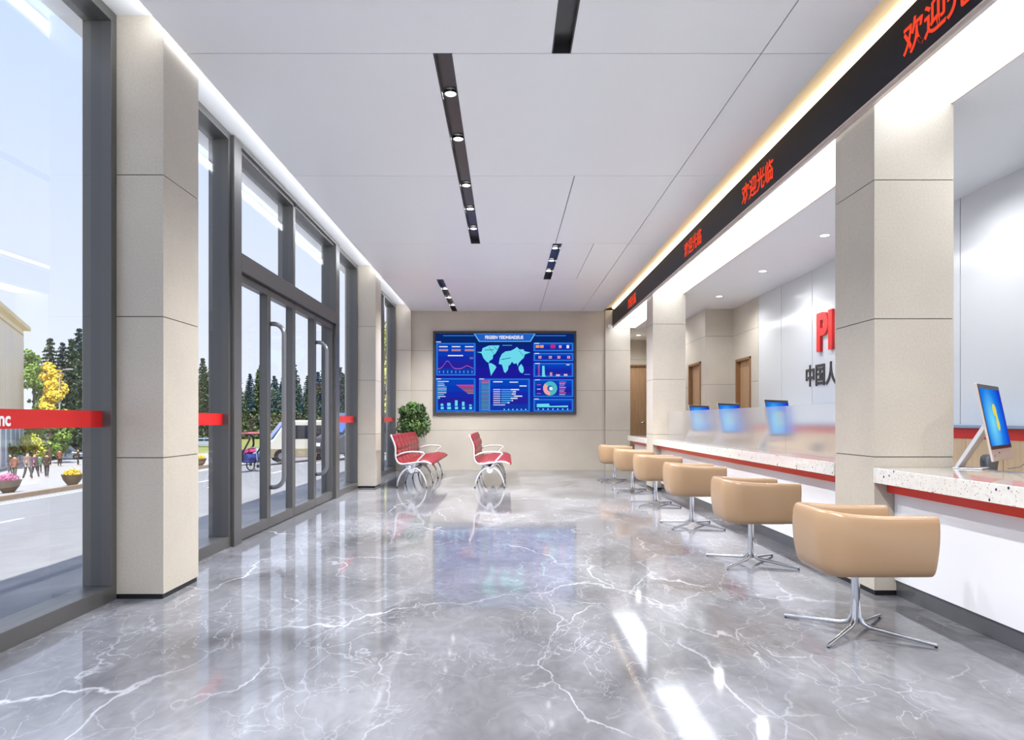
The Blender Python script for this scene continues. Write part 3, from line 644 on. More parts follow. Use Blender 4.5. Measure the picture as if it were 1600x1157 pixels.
# ------------------------------------------------------------------ monitors
def make_monitor():
    t = thing('computer_monitor', '', 'monitor')
    # display plane built upright facing -y, then tilted back about its lower edge; x from 0 (viewer's left) to 0.63
    W, H, ch = 0.63, 0.50, 0.075
    tl = math.radians(10.5); Rm = Matrix.Rotation(-tl, 4, 'X')
    def tm(o): o.rotation_euler = (-tl, 0, 0); o.location = (0, 0, 0.065); return o
    tm(MB().box(0, W, 0, 0.014, 0, H).build('casing', mat('rose_aluminium', srgb(212, 198, 190), 0.3, metal=0.4), t, bevel=0.004))
    bz = tm(MB().box(0.004, W - 0.004, -0.002, 0.0, ch, H - 0.004).build('bezel', M_DARK, t))
    dd = Draw(1, 1)
    x0, x1, z0, z1 = 0.022, W - 0.022, ch + 0.022, H - 0.032
    mm = bpy.data.materials.get('desktop_blue')
    if mm is None:
        mm = bpy.data.materials.new('desktop_blue'); mm.use_nodes = True; q = mm.node_tree; q.nodes.clear()
        N = q.nodes.new; L = q.links.new; oo = N('ShaderNodeOutputMaterial'); ee = N('ShaderNodeEmission'); g = N('ShaderNodeTexCoord')
        mp = N('ShaderNodeMapping'); mp.inputs['Location'].default_value = (-0.22, 0, -0.22); mp.inputs['Scale'].default_value = (1, 1, 0.9); gr = N('ShaderNodeTexGradient'); gr.gradient_type = 'SPHERICAL'
        sc = N('ShaderNodeVectorMath'); sc.operation = 'SCALE'; sc.inputs['Scale'].default_value = 2.6
        L(g.outputs['Object'], mp.inputs[0]); L(mp.outputs[0], sc.inputs[0]); L(sc.outputs[0], gr.inputs[0]); r = N('ShaderNodeValToRGB')
        r.color_ramp.elements[0].position = 0.0; r.color_ramp.elements[0].color = srgb(28, 60, 214)
        r.color_ramp.elements[1].position = 0.95; r.color_ramp.elements[1].color = srgb(120, 220, 255)
        k = r.color_ramp.elements.new(0.45); k.color = srgb(30, 130, 236)
        L(gr.outputs[0], r.inputs[0]); L(r.outputs[0], ee.inputs[0]); ee.inputs[1].default_value = DISP; L(ee.outputs[0], oo.inputs[0])
    tm(MB().add([(x0, -0.0026, z0), (x1, -0.0026, z0), (x1, -0.0026, z1), (x0, -0.0026, z1)], [(0, 1, 2, 3)]).build('screen_image', mm, t, fix=False))
    ic = MB(); ic.ell((0.33, -0.003, 0.33), 0.055, 0.0004, 0.042, 14, 6); ic.ell((0.355, -0.003, 0.235), 0.045, 0.0004, 0.044, 14, 6)
    ic.tube([(0.33, -0.003, 0.33), (0.35, -0.003, 0.235)], 0.008, 6); o = tm(ic.build('screen_emblem', em(232, 220, 90), t)); o['label'] = 'yellow emblem on the blue desktop picture'
    tm(MB().box(0.20, 0.23, -0.001, 0, 0.045, 0.055).build('port', M_DARK, t)); tm(MB().box(0.06, 0.08, -0.001, 0, 0.03, 0.038).build('port', M_DARK, t))
    # leg: a flat arm leaning back from the display centre down to a foot
    st = MB()
    prof = [(0.075, 0.30), (0.10, 0.30), (0.235, 0.012), (0.22, 0.0)]
    st.prism([(0.05, 0.335), (0.075, 0.345), (0.265, 0.008), (0.245, 0.0)], W / 2 - 0.09, W / 2 + 0.09, 'yz')
    st.build('stand', M_WMETAL, t, bevel=0.004)
    MB().prism([(0.10, 0.0), (0.27, 0.0), (0.27, 0.007), (0.10, 0.007)], W / 2 - 0.10, W / 2 + 0.10, 'yz').build('stand_foot', M_WMETAL, t, bevel=0.003)
    return t
mon = make_monitor()
mlb = ['desktop monitor with blue screen alone on the nearest counter slab', 'desktop monitor blurred behind frosted glass, the largest of those three', 'desktop monitor behind the joint of two frosted glass screens', 'desktop monitor behind frosted glass, nearest the far pillar']
for k, (y, x) in enumerate(((4.36, 3.02), (7.92, 2.99), (9.58, 2.96), (11.1, 2.96))):
    o = mon if k == 0 else copy_tree(mon)
    o.location = (x, y, 0.873); o.rotation_euler = (0, 0, PI / 4); o['label'] = mlb[k]; o['group'] = 'monitors on the counters'
tag(MB().tube([(3.22, 4.52, 0.885), (3.26, 4.46, 0.90), (3.33, 4.42, 0.99), (3.40, 4.40, 1.01), (3.44, 4.36, 0.97), (3.42, 4.30, 0.90), (3.30, 4.26, 0.877), (3.12, 4.34, 0.876), (3.08, 4.44, 0.876)], 0.003, 6).build('cable', M_SATIN), 'thin looped cable on the counter beside the near monitor', 'cable')
# ------------------------------------------------------------------ staff chairs (grey shell, facing the counter)
def make_staff():
    t = thing('staff_chair', '', 'chair')
    prof = [(0.22, 0.47), (0.12, 0.455), (0.0, 0.45), (-0.12, 0.455), (-0.19, 0.49), (-0.22, 0.58), (-0.235, 0.70), (-0.25, 0.82), (-0.265, 0.93)]
    vs = []; n = 9; hw = [0.22, 0.235, 0.24, 0.235, 0.225, 0.22, 0.22, 0.215, 0.18]
    for (x, z), w_ in zip(prof, hw):
        for i in range(n):
            u = -1 + 2 * i / (n - 1); back = max(0, (z - 0.5)) * 0.25
            vs.append((x + back * u * u, u * w_, z + (0.03 * u * u if z < 0.5 else 0)))
    k = len(prof); m = MB().add(vs, [(j*n+i, j*n+i+1, (j+1)*n+i+1, (j+1)*n+i) for j in range(k-1) for i in range(n-1)])
    o = m.build('seat_shell', M_GREYSHELL, t, sub=1); q = o.modifiers.new('s', 'SOLIDIFY'); q.thickness = 0.012
    MB().tube([(0, 0, 0.06), (0, 0, 0.445)], 0.025, 12).build('column', M_CHROME, t, smooth=True)
    for i in range(5):
        a = 2 * PI * i / 5; l = MB().tube([(0, 0, 0.085), (0.27 * math.cos(a), 0.27 * math.sin(a), 0.06)], [0.022, 0.014], 8).build('leg', M_CHROME, t, smooth=True)
        MB().cyl((0.27 * math.cos(a), 0.27 * math.sin(a) - 0.012, 0.026), 0.026, 0.024, 14, axis='y').build('caster', M_DARK, l)
    return t
sc_ = make_staff()
for k, (x, y, lb) in enumerate(((3.50, 5.45, 'grey shell staff chair behind the nearest monitor'), (3.55, 8.5, 'grey shell staff chair blurred behind the frosted glass'))):
    o = sc_ if k == 0 else copy_tree(sc_)
    o.location = (x, y, 0); o.rotation_euler = (0, 0, PI - 0.5); o['label'] = lb; o['group'] = 'grey staff chairs'

# ------------------------------------------------------------------ tub chairs
def make_tub():
    t = thing('tub_chair', '', 'chair')
    hx, hy, r = 0.30, 0.285, 0.165
    path = []
    fr = hx
    path.append((fr, -hy, 0, -1)); path.append((fr * 0.5, -hy, 0, -1)); path.append((0, -hy, 0, -1))
    cx, cy = -hx + r, -hy + r
    for i in range(7):
        a = -PI/2 - (PI/2) * i / 6; path.append((cx + r * math.cos(a), cy + r * math.sin(a), math.cos(a), math.sin(a)))
    path.append((-hx, 0, -1, 0))
    for i in range(7):
        a = PI - (PI/2) * i / 6; path.append((cx + r * math.cos(a), -cy + r * math.sin(a), math.cos(a), math.sin(a)))
    path += [(0, hy, 0, 1), (fr * 0.5, hy, 0, 1), (fr, hy, 0, 1)]
    def sec(x, top):   # (inward offset, z), outer face first
        return [(0.12, 0.352), (0.055, 0.352), (0.022, 0.375), (0.008, 0.44), (0.0, 0.56), (0.004, top - 0.03), (0.018, top - 0.006), (0.034, top), (0.05, top - 0.006), (0.066, top - 0.03), (0.075, 0.56), (0.08, 0.47), (0.12, 0.40)]
    vs = []; ns = 13; K = len(path)
    ext = []
    # end caps: pull the section into its middle at both fronts
    stations = []
    for k, (x, y, nx, ny) in enumerate(path):
        top = 0.69 + 0.025 * max(0.0, min(1.0, (-x) / hx))
        stations.append((x, y, nx, ny, top, 1.0))
    x, y, nx, ny, top, _ = stations[0]
    stations = [(x + 0.016, y, nx, ny, top, 0.55), (x + 0.010, y, nx, ny, top, 0.90)] + stations
    x, y, nx, ny, top, _ = stations[-1]
    stations += [(x + 0.010, y, nx, ny, top, 0.90), (x + 0.016, y, nx, ny, top, 0.55)]
    for x, y, nx, ny, top, sc in stations:
        for off, z in sec(x, top):
            cz = 0.525; o2 = 0.045 + (off - 0.045) * sc; z2 = cz + (z - cz) * (1 - (1 - sc) * 0.12)
            tp = 1 - 0.035 * max(0, (0.56 - z2) / 0.2)      # slight taper to the bottom
            vs.append(((x - nx * o2) * tp, (y - ny * o2) * tp, z2))
    K = len(stations)
    fs = [(j*ns+i, j*ns+(i+1)%ns, (j+1)*ns+(i+1)%ns, (j+1)*ns+i) for j in range(K-1) for i in range(ns)] + [tuple(range(ns)), tuple(range((K-1)*ns, K*ns))[::-1]]
    MB().add(vs, fs).build('tub_shell', M_LEATH, t, sub=2)
    # seat pad and bottom pan
    def pad(x0, x1, hw, rr, z0, z1, name, m):
        pl = []
        for (cx_, cy_, a0) in ((x1 - rr, hw - rr, 0), (x0 + rr*1.5, hw - rr*1.5, PI/2), (x0 + rr*1.5, -hw + rr*1.5, PI), (x1 - rr, -hw + rr, 1.5*PI)):
            q = rr if cx_ > 0 else rr * 1.5
            for i in range(5):
                a = a0 + PI/2 * i / 4; pl.append((cx_ + q * math.cos(a), cy_ + q * math.sin(a)))
        return MB().prism(pl, z0, z1, 'xy').build(name, m, t, bevel=0.018 if z1 - z0 > 0.05 else 0.003, smooth='auto')
    pad(-0.215, 0.30, 0.205, 0.035, 0.375, 0.49, 'seat_cushion', M_LEATH)
    pad(-0.20, 0.22, 0.195, 0.03, 0.350, 0.375, 'seat_pan', M_LEATH)
    MB().tube([(0, 0, 0.35), (0, 0, 0.12), (0, 0, 0.045)], [0.023, 0.023, 0.02], 20).build('column', M_CHROME, t, smooth='auto')
    for sx_ in (-1, 1):
        for sy_ in (-1, 1):
            pts = [(0.008*sx_, 0.008*sy_, 0.24), (0.014*sx_, 0.014*sy_, 0.09), (0.028*sx_, 0.028*sy_, 0.055), (0.055*sx_, 0.055*sy_, 0.04), (0.288*sx_, 0.288*sy_, 0.014)]
            l = MB().tube(pts, [0.007, 0.013, 0.014, 0.013, 0.010], 12).build('leg', M_CHROME, t, smooth='auto')
            MB().cyl((0.283*sx_, 0.283*sy_, 0.0), 0.008, 0.008, 10).build('foot_pad', M_DARK, l)
    return t
tub = make_tub()
tlb = ['tan leather swivel tub chair nearest the camera, beside the pillar base', 'tan leather swivel tub chair, second in the row from the camera', 'tan leather swivel tub chair, third in the row from the camera',
       'tan leather swivel tub chair, fourth in the row from the camera', 'tan leather swivel tub chair, fifth in the row, next to the last', 'tan leather swivel tub chair farthest off, nearest the screen wall']
for k, (x, y) in enumerate(((1.975, 3.98), (2.05, 5.90), (2.09, 7.93), (2.10, 9.9), (2.10, 11.75), (2.10, 13.7))):
    o = tub if k == 0 else copy_tree(tub)
    o.location = (x, y, 0); o.rotation_euler = (0, 0, 0.0); o['label'] = tlb[k]; o['group'] = 'tan tub chairs along the counter'

# ------------------------------------------------------------------ red benches
def make_bench():
    t = thing('waiting_bench', '', 'bench')
    L = 3.15
    prof = [(-0.36, 0.93), (-0.335, 0.865), (-0.306, 0.80), (-0.285, 0.74), (-0.276, 0.674), (-0.278, 0.60), (-0.276, 0.536), (-0.262, 0.485), (-0.238, 0.443), (-0.205, 0.42), (-0.16, 0.414), (-0.08, 0.422), (0.05, 0.441), (0.19, 0.459), (0.267, 0.451), (0.328, 0.429), (0.367, 0.404)]
    # resample evenly
    P3 = [Vector((x, 0, z)) for x, z in prof]; acc = [0]
    for a_, b_ in zip(P3[:-1], P3[1:]): acc.append(acc[-1] + (b_ - a_).length)
    T = acc[-1]; cells = 8; per = 8; NS = cells * per
    def at(s):
        for i in range(len(acc) - 1):
            if s <= acc[i+1] + 1e-9:
                k = (s - acc[i]) / (acc[i+1] - acc[i]); return P3[i].lerp(P3[i+1], k)
        return P3[-1]
    pts = [at(T * i / NS) for i in range(NS + 1)]
    nor = []
    for i in range(NS + 1):
        d_ = (pts[min(i+2, NS)] - pts[max(i-2, 0)]).normalized(); nor.append(Vector((d_.z * -1, 0, d_.x)) * 1.0)
    nor = [n if n.x + n.z > 0 else -n for n in nor]
    cols = 7; pc = 10; NY = cols * pc; vs = []
    for j in range(NY + 1):
        y = 0.015 + (L - 0.03) * j / NY; fy = abs(math.sin(PI * j / pc)) ** 0.35
        for i in range(NS + 1):
            fx = abs(math.sin(PI * i / per)) ** 0.35
            groove = 0.5 + 0.5 * fy if i > NS * 0.62 else fx * 0.75 + 0.25
            h = 0.020 + 0.024 * (fy * (fx if i <= NS * 0.62 else (0.65 + 0.35 * fx)))
            p = pts[i] + nor[i] * h; vs.append((p.x, y, p.z))
    n = NS + 1
    fs = [(j*n+i, j*n+i+1, (j+1)*n+i+1, (j+1)*n+i) for j in range(NY) for i in range(NS)]
    base = len(vs)
    for j in range(NY + 1):
        y = 0.015 + (L - 0.03) * j / NY
        for i in range(NS + 1): p = pts[i]; vs.append((p.x, y, p.z))
    fs += [(base+j*n+i, base+(j+1)*n+i, base+(j+1)*n+i+1, base+j*n+i+1) for j in range(NY) for i in range(NS)]
    for i in range(NS):
        fs.append((i, base+i, base+i+1, i+1)); q = NY * n; fs.append((q+i, q+i+1, base+q+i+1, base+q+i))
    for j in range(NY):
        fs.append((j*n, (j+1)*n, base+(j+1)*n, base+j*n)); fs.append((j*n+NS, base+j*n+NS, base+(j+1)*n+NS, (j+1)*n+NS))
    MB().add(vs, fs).build('upholstery', M_RLEATH, t, smooth=True)
    for y in (0.008, L - 0.008): MB().tube([(p.x, y, p.z + 0.004) for p in pts[::3]], 0.015, 8).build('edge_trim', M_WMETAL, t, smooth=True)
    MB().box(-0.045, 0.045, 0.06, L - 0.06, 0.31, 0.36).build('beam', M_SATIN, t, bevel=0.01)
    rows = [0.06, 1.13, 2.15, L - 0.06]
    for y in rows:
        h = MB().cyl((0, y - 0.04, 0.315), 0.055, 0.08, 18, axis='y').tube([(0, y, 0.35), (-0.10, y, 0.40)], 0.018, 8).tube([(0, y, 0.35), (0.12, y, 0.43)], 0.018, 8)
        h.build('hub', M_WMETAL, t, smooth='auto')
        for s_ in (-1, 1):
            l = MB().tube([(0.02*s_, y, 0.345), (0.09*s_, y, 0.335), (0.155*s_, y, 0.285), (0.205*s_, y, 0.21), (0.24*s_, y, 0.12), (0.262*s_, y, 0.015)], [0.02, 0.02, 0.018, 0.016, 0.014, 0.012], 10).build('leg', M_WMETAL, t, smooth=True)
            MB().cyl((0.262*s_, y, 0.0), 0.014, 0.015, 10).build('foot_pad', M_DARK, l)
    for y in (0.02, L - 0.02):
        MB().tube([(0.0, y, 0.34), (0.05, y, 0.40), (0.13, y, 0.50), (0.20, y, 0.575), (0.225, y, 0.60), (0.21, y, 0.618), (0.14, y, 0.632), (0.03, y, 0.637), (-0.09, y, 0.628), (-0.19, y, 0.60), (-0.265, y, 0.56)], 0.014, 10).build('armrest', M_WMETAL, t, smooth=True)
    return t
bn = make_bench(); bn.location = (-1.66, 12.3, 0); bn['label'] = 'red quilted waiting bench beside the windows, in front of the plant'; bn['group'] = 'red waiting benches'
b2_ = copy_tree(bn); b2_.location = (-0.29, 12.3, 0); b2_['label'] = 'red quilted waiting bench standing clear of the windows under the screen'

# ------------------------------------------------------------------ plants and trees
def leaf_cloud(rng, blobs, count, size, flat=0.5):
    m = MB(); tot = sum(b[3] ** 2 for b in blobs)
    for (x, y, z, r) in blobs:
        for _ in range(int(count * r * r / tot)):
            v = Vector((rng.gauss(0, 1), rng.gauss(0, 1), rng.gauss(0, 1))).normalized(); rr = r * (0.62 + 0.42 * rng.random())
            c = Vector((x, y, z)) + v * rr
            n = (v + Vector((rng.uniform(-1, 1), rng.uniform(-1, 1), rng.uniform(-1, 1))) * 0.7).normalized()
            a = n.cross(Vector((rng.uniform(-1, 1), rng.uniform(-1, 1), rng.uniform(-1, 1)))).normalized(); b = n.cross(a); s = size * rng.uniform(0.6, 1.3)
            m.add([c - a * s, c + b * s * flat, c + a * s, c - b * s * flat], [(0, 1, 2, 3)])
    return m
def leafmat(name, c1, c2):
    m = bpy.data.materials.new(name); m.use_nodes = True; t = m.node_tree; p = t.nodes['Principled BSDF']
    g = t.nodes.new('ShaderNodeTexCoord'); n = t.nodes.new('ShaderNodeTexNoise'); n.inputs['Scale'].default_value = 3.0; n.inputs['Detail'].default_value = 8
    r = t.nodes.new('ShaderNodeValToRGB'); r.color_ramp.elements[0].position = 0.35; r.color_ramp.elements[1].position = 0.65
    r.color_ramp.elements[0].color = c1; r.color_ramp.elements[1].color = c2
    t.links.new(g.outputs['Object'], n.inputs[0]); t.links.new(n.outputs['Fac'], r.inputs[0]); t.links.new(r.outputs[0], p.inputs['Base Color']); p.inputs['Roughness'].default_value = 0.6
    return m
M_LEAF = leafmat('indoor_leaf', srgb(40, 66, 30), srgb(96, 130, 62)); M_BARK = mat('bark', srgb(84, 66, 48), 0.9, noise=0.2, nscale=20)
rng = random.Random(4)
pt = thing('potted_plant', 'bushy green potted plant in the corner behind the red bench', 'plant', (-2.12, 16.05, 0))
bl = [(0.30 * math.sin(a_) * math.cos(b_), 0.26 * math.sin(a_) * math.sin(b_), 1.2 + 0.34 * math.cos(a_), rng.uniform(0.07, 0.12)) for a_, b_ in [(rng.uniform(0.2, 2.7), rng.uniform(0, 6.28)) for _ in range(34)]] + [(0, 0, 1.2, 0.24), (0.12, -0.05, 1.38, 0.18), (-0.14, 0.0, 1.34, 0.17), (0.24, 0, 1.12, 0.16), (-0.22, 0.05, 1.14, 0.16), (0.05, -0.1, 1.48, 0.12), (0.3, 0.0, 1.0, 0.12), (-0.28, 0, 0.98, 0.12), (0.0, -0.15, 1.02, 0.2), (-0.05, 0, 1.52, 0.09), (0.16, 0.05, 0.94, 0.16), (-0.14, 0, 0.9, 0.16)]
leaf_cloud(rng, bl, 4600, 0.032, 0.6).build('foliage', M_LEAF, pt, fix=False)
MB().tube([(0, 0, 0.42), (0.01, 0, 0.7), (0, 0, 1.05)], [0.03, 0.022, 0.015], 8).tube([(0.005, 0, 0.7), (0.16, 0, 1.0)], 0.012, 6).tube([(0, 0, 0.65), (-0.18, 0, 1.02)], 0.012, 6).build('stem', M_BARK, pt, smooth=True)
MB().lathe((0, 0, 0), [(0.15, 0), (0.17, 0.02), (0.21, 0.42), (0.23, 0.44), (0.23, 0.47), (0.2, 0.47), (0.19, 0.44), (0.19, 0.42)], 28).build('pot', M_WHITE, pt, smooth='auto')

# ---- outdoor ground: pavement and street slope gently down away from the building, then level
SL = 0.095; XE = -34.0; ZE = -SL * (-2.8 - XE)
def gz(x): return -SL * (-2.8 - x) if x > XE else ZE
def gp(px, py, Z=None):
    u = VX - px; dd = py - VY
    if Z is None:
        k = dd - SL * u; Z = F * (E - SL * 2.8) / k if k > 0.5 else 1e9
        if -u * Z / F < XE: Z = F * (E - ZE) / dd
    x = -u * Z / F
    return (x, Z, gz(x))
M_ASPH = mat('asphalt', srgb(128, 128, 130), 0.85, noise=0.08, nscale=3)
M_PLAZA = mat('pale_paving', srgb(160, 158, 157), 0.8, noise=0.04, nscale=2)
M_CURB = mat('curb_stone', srgb(150, 128, 104), 0.8, noise=0.1)
M_GRASS = mat('lawn_grass', srgb(128, 132, 66), 0.9, noise=0.25, nscale=0.8)
M_LINE = mat('road_paint', srgb(240, 240, 240), 0.7)
XC = -14.0
def sloped(mb, x0, x1, y0, y1, dz=0.0, th=0.05):
    mb.add([(x0, y0, gz(x0) + dz), (x1, y0, gz(x1) + dz), (x1, y1, gz(x1) + dz), (x0, y1, gz(x0) + dz),
            (x0, y0, gz(x0) + dz - th), (x1, y0, gz(x1) + dz - th), (x1, y1, gz(x1) + dz - th), (x0, y1, gz(x0) + dz - th)],
           [(0,1,2,3),(4,7,6,5),(0,4,5,1),(1,5,6,2),(2,6,7,3),(3,7,4,0)])
m = MB(); sloped(m, XC, -2.8, -40, 400, 0, 0.3); tag(m.build('street', M_ASPH), 'grey asphalt street sloping away from the windows', 'street', kind='structure')
m = MB(); sloped(m, XE, XC - 0.3, -40, 400, 0.05, 0.3); sloped(m, -400, XE, -40, 400, 0.05, 0.3); tag(m.build('pavement', M_PLAZA), 'pale paved plaza across the street', 'pavement', kind='structure')
m = MB(); sloped(m, XC - 0.3, XC, -40, 400, 0.13, 0.4); m.build('kerb', M_CURB)['kind'] = 'structure'
m = MB(); sloped(m, -110, XE - 1.5, 86, 175, 0.09, 0.06); tag(m.build('lawn', M_GRASS), 'yellow-green lawn in front of the conifers', 'lawn', kind='structure')
m = MB()
sloped(m, -12.75, -12.6, 0, 300, 0.006, 0.01); sloped(m, -13.3, -13.2, 0, 300, 0.006, 0.01)
for k in range(40):
    y = 2.0 + k * 4.4; sloped(m, -8.6, -8.48, y, y + 1.6, 0.006, 0.01); sloped(m, -7.0, -6.88, y + 1.3, y + 2.9, 0.006, 0.01)
m.build('road_marking', M_LINE)['kind'] = 'structure'

def at_px(px, py, Z=None):
    x, y, z = gp(px, py, Z); return (x, y, z + (0.05 if x < XC else 0))
# conifers
M_CON = [leafmat('conifer_a', srgb(22, 40, 26), srgb(62, 84, 48)), leafmat('conifer_b', srgb(40, 58, 28), srgb(98, 112, 52)), leafmat('conifer_c', srgb(20, 36, 36), srgb(50, 76, 76))]
def conifer_mesh(seed, H=12.0, R_=2.5):
    r = random.Random(seed); m = MB(); lv_ = 30
    for k in range(lv_):
        f = k / (lv_ - 1); z = H * (0.06 + 0.93 * f); rad = R_ * (1 - f) ** 0.8 * r.uniform(0.8, 1.15) + 0.12
        nb = int(16 - 9 * f)
        for i in range(nb):
            a = 2 * PI * (i + r.random()) / nb; rr = rad * r.uniform(0.7, 1.15); dx, dy = math.cos(a), math.sin(a); drop = rr * r.uniform(0.12, 0.35)
            segs = 4
            for q in range(segs):
                t_ = (q + 0.6) / segs; c = Vector((dx * rr * t_, dy * rr * t_, z - drop * t_)); wd = max(0.22, rr * 0.26 * (1.15 - t_ * 0.7))
                for s_ in range(3):
                    n = Vector((r.uniform(-1, 1), r.uniform(-1, 1), r.uniform(0.2, 1))).normalized(); A = n.cross(Vector((dx, dy, 0.2))).normalized(); B = n.cross(A)
                    c2 = c + Vector((r.uniform(-1, 1), r.uniform(-1, 1), r.uniform(-0.6, 0.6))) * wd * 0.7
                    m.add([c2 - A * wd * 0.8, c2 + B * wd * 0.6, c2 + A * wd * 0.8, c2 - B * wd * 0.6], [(0, 1, 2, 3)])
    return m
protos = []
for s_ in range(3):
    t = thing('conifer_tree', '', 'tree', (0, 0, 0))
    conifer_mesh(s_ + 1).build('foliage', M_CON[s_], t, fix=False); MB().tube([(0, 0, 0), (0, 0, 11.5)], [0.22, 0.04], 8).build('trunk', M_BARK, t)
    protos.append([t, False])
rng = random.Random(11)
spec = []
for i in range(19):
    px = 296 + i * 13.4 + rng.uniform(-3, 3); spec.append((px, 150 + rng.uniform(-4, 4), rng.uniform(11.5, 16.5), rng.randrange(2), 'front'))
for i in range(14):
    px = 300 + i * 18 + rng.uniform(-4, 4); spec.append((px, 166 + rng.uniform(-4, 4), rng.uniform(14.0, 18.5), 0, 'back'))
for i in range(5): spec.append((536 + i * 7, 120 + i * 6, 12.0 + i, 2, 'blue'))
spec += [(322, 120, 12.0, 0, 'w2'), (336, 128, 10.0, 0, 'w2'), (308, 130, 9, 1, 'w2')]
spec += [(112, 92, 14.6, 0, 'w1'), (124, 96, 16.5, 2, 'w1'), (78, 98, 15.4, 0, 'w1'), (98, 100, 15.0, 2, 'w1'), (132, 90, 14.0, 0, 'w1')]
grp = {'front': ('dark green conifer in the front row beyond the lawn', 'front row of conifers beyond the lawn'), 'back': ('taller dark conifer in the back row of the woods', 'back row of conifers beyond the lawn'),
       'blue': ('bluish conifer seen past the glass doors', 'bluish conifers past the doors'), 'w2': ('dark conifer seen past the near pillar', 'conifers seen by the near pillar'), 'w1': ('dark conifer rising behind the yellow tree', 'conifers behind the yellow tree')}
ORD = 'first second third fourth fifth sixth seventh eighth ninth tenth eleventh twelfth thirteenth fourteenth fifteenth sixteenth seventeenth eighteenth nineteenth'.split()
cnt = {}
for px, Z, H, kd, gk in sorted(spec, key=lambda q: q[0]):
    p = protos[kd]; o = p[0] if not p[1] else copy_tree(p[0]); p[1] = True
    x = -(VX - px) * Z / F; s_ = H / 12.0
    o.location = (x, Z, ZE + 0.02); o.scale = (s_ * 1.0, s_ * 1.0, s_); o.rotation_euler = (0, 0, rng.uniform(0, 6.2)); o['group'] = grp[gk][1]; cnt[gk] = cnt.get(gk, 0) + 1
    o['label'] = grp[gk][0] + ', ' + ORD[cnt[gk] - 1] + ' from the left'
for p in protos:
    if not p[1]:
        pass
# broadleaf trees
def broad(name, px, Z, H, W, c, label, seed, n=2600, ls=0.16):
    r = random.Random(seed); t = thing(name, label, 'tree', (-(VX - px) * Z / F, Z, gz(-(VX - px) * Z / F) + 0.04))
    bl = []
    for k in range(16):
        f = r.random(); a = r.random() * 2 * PI; rad = W * 0.42 * math.sin(PI * (0.15 + 0.8 * f)) * r.uniform(0.2, 1)
        bl.append((rad * math.cos(a), rad * math.sin(a), H * (0.22 + 0.68 * f), W * 0.2 * r.uniform(0.7, 1.15)))
    leaf_cloud(r, bl, n, ls, 0.75).build('foliage', c, t, fix=False)
    MB().tube([(0, 0, 0), (0.05, 0, H * 0.35), (0, 0.1, H * 0.7)], [0.16, 0.12, 0.05], 8).build('trunk', M_BARK, t)
    return t
M_YEL = leafmat('yellow_leaf', srgb(196, 160, 30), srgb(240, 214, 80)); M_GRN = leafmat('green_leaf', srgb(70, 100, 30), srgb(130, 158, 60))
M_YG = leafmat('yellowgreen_leaf', srgb(150, 160, 40), srgb(206, 206, 86))
broad('broadleaf_tree', 78, 70, 10.6, 3.4, M_YEL, 'bright yellow autumn tree on the plaza', 3, 5000, 0.15)
broad('broadleaf_tree', 52, 76, 12.8, 4.2, M_GRN, 'green leafy tree between the pale building and the yellow tree', 5, 5000)
broad('broadleaf_tree', 94, 66, 5.4, 2.4, M_GRN, 'small green tree below the yellow tree', 6, 1400)
broad('broadleaf_tree', 600, 60, 11.0, 4.5, M_YG, 'yellow-green tree seen through the farthest window', 7, 2600)
for k, (px, Z, H, W, lb, c) in enumerate(((55, 66, 3.0, 3.0, 'yellow-green bush behind the people on the plaza', M_YG), (8, 62, 2.3, 2.6, 'green bush behind the people, in front of the pale building', M_GRN), (42, 68, 2.4, 2.2, 'low green bush left of the yellow-green bush', M_GRN))):
    x = -(VX - px) * Z / F; r = random.Random(k + 40); t = thing('bush', lb, 'bush', (x, Z, gz(x) + 0.04))
    leaf_cloud(r, [(r.uniform(-W/3, W/3), r.uniform(-W/4, W/4), H * r.uniform(0.3, 0.75), W * 0.22) for _ in range(8)], 1300, 0.11, 0.75).build('foliage', c, t, fix=False)
    MB().tube([(0, 0, 0), (0, 0, H * 0.5)], 0.06, 6).build('stem', M_BARK, t)

# pale building with fins
bd = thing('office_building', 'pale building with tall golden fins at the left edge of the view', 'building', (-48.0, 70.0, ZE))
ang = math.atan2(-0.885, 0.466); bd.rotation_euler = (0, 0, ang)
MB().box(0, 22, -14, 0, 0, 13.0).build('wall', mat('pale_render', srgb(232, 228, 214), 0.7), bd)
m = MB()
for k in range(28): m.box(0.4 + k * 0.78, 0.54 + k * 0.78, 0, 0.07, 4.8, 12.6)
m.build('fin', mat('golden_fin', srgb(214, 184, 120), 0.5), bd)
MB().box(0.3, 21.9, 0.002, 0.06, 5.0, 12.4).build('window', mat('building_glass', srgb(226, 222, 212), 0.4), bd)
MB().box(-0.2, 22.2, -14.2, 0.6, 13.0, 13.35).build('roof_edge', mat('roof_cap', srgb(226, 206, 160), 0.6), bd)
m = MB()
for k in range(8): m.box(0.6 + k * 2.7, 2.4 + k * 2.7, 0.0, 0.05, 0.2, 4.2)
m.build('window', mat('shop_glass', srgb(170, 186, 206), 0.2), bd)
# lamp post by the building
tag(MB().tube([(0, 0, 0), (0, 0, 8.6), (0.3, 0, 9.0), (0.8, 0, 9.1)], [0.09, 0.06, 0.05, 0.04], 8).box(0.7, 1.3, -0.1, 0.1, 9.02, 9.15).build('street_lamp', mat('post_grey', srgb(150, 150, 152), 0.5), loc=at_px(93, 722)), 'grey street lamp post rising among the trees on the plaza', 'street lamp')

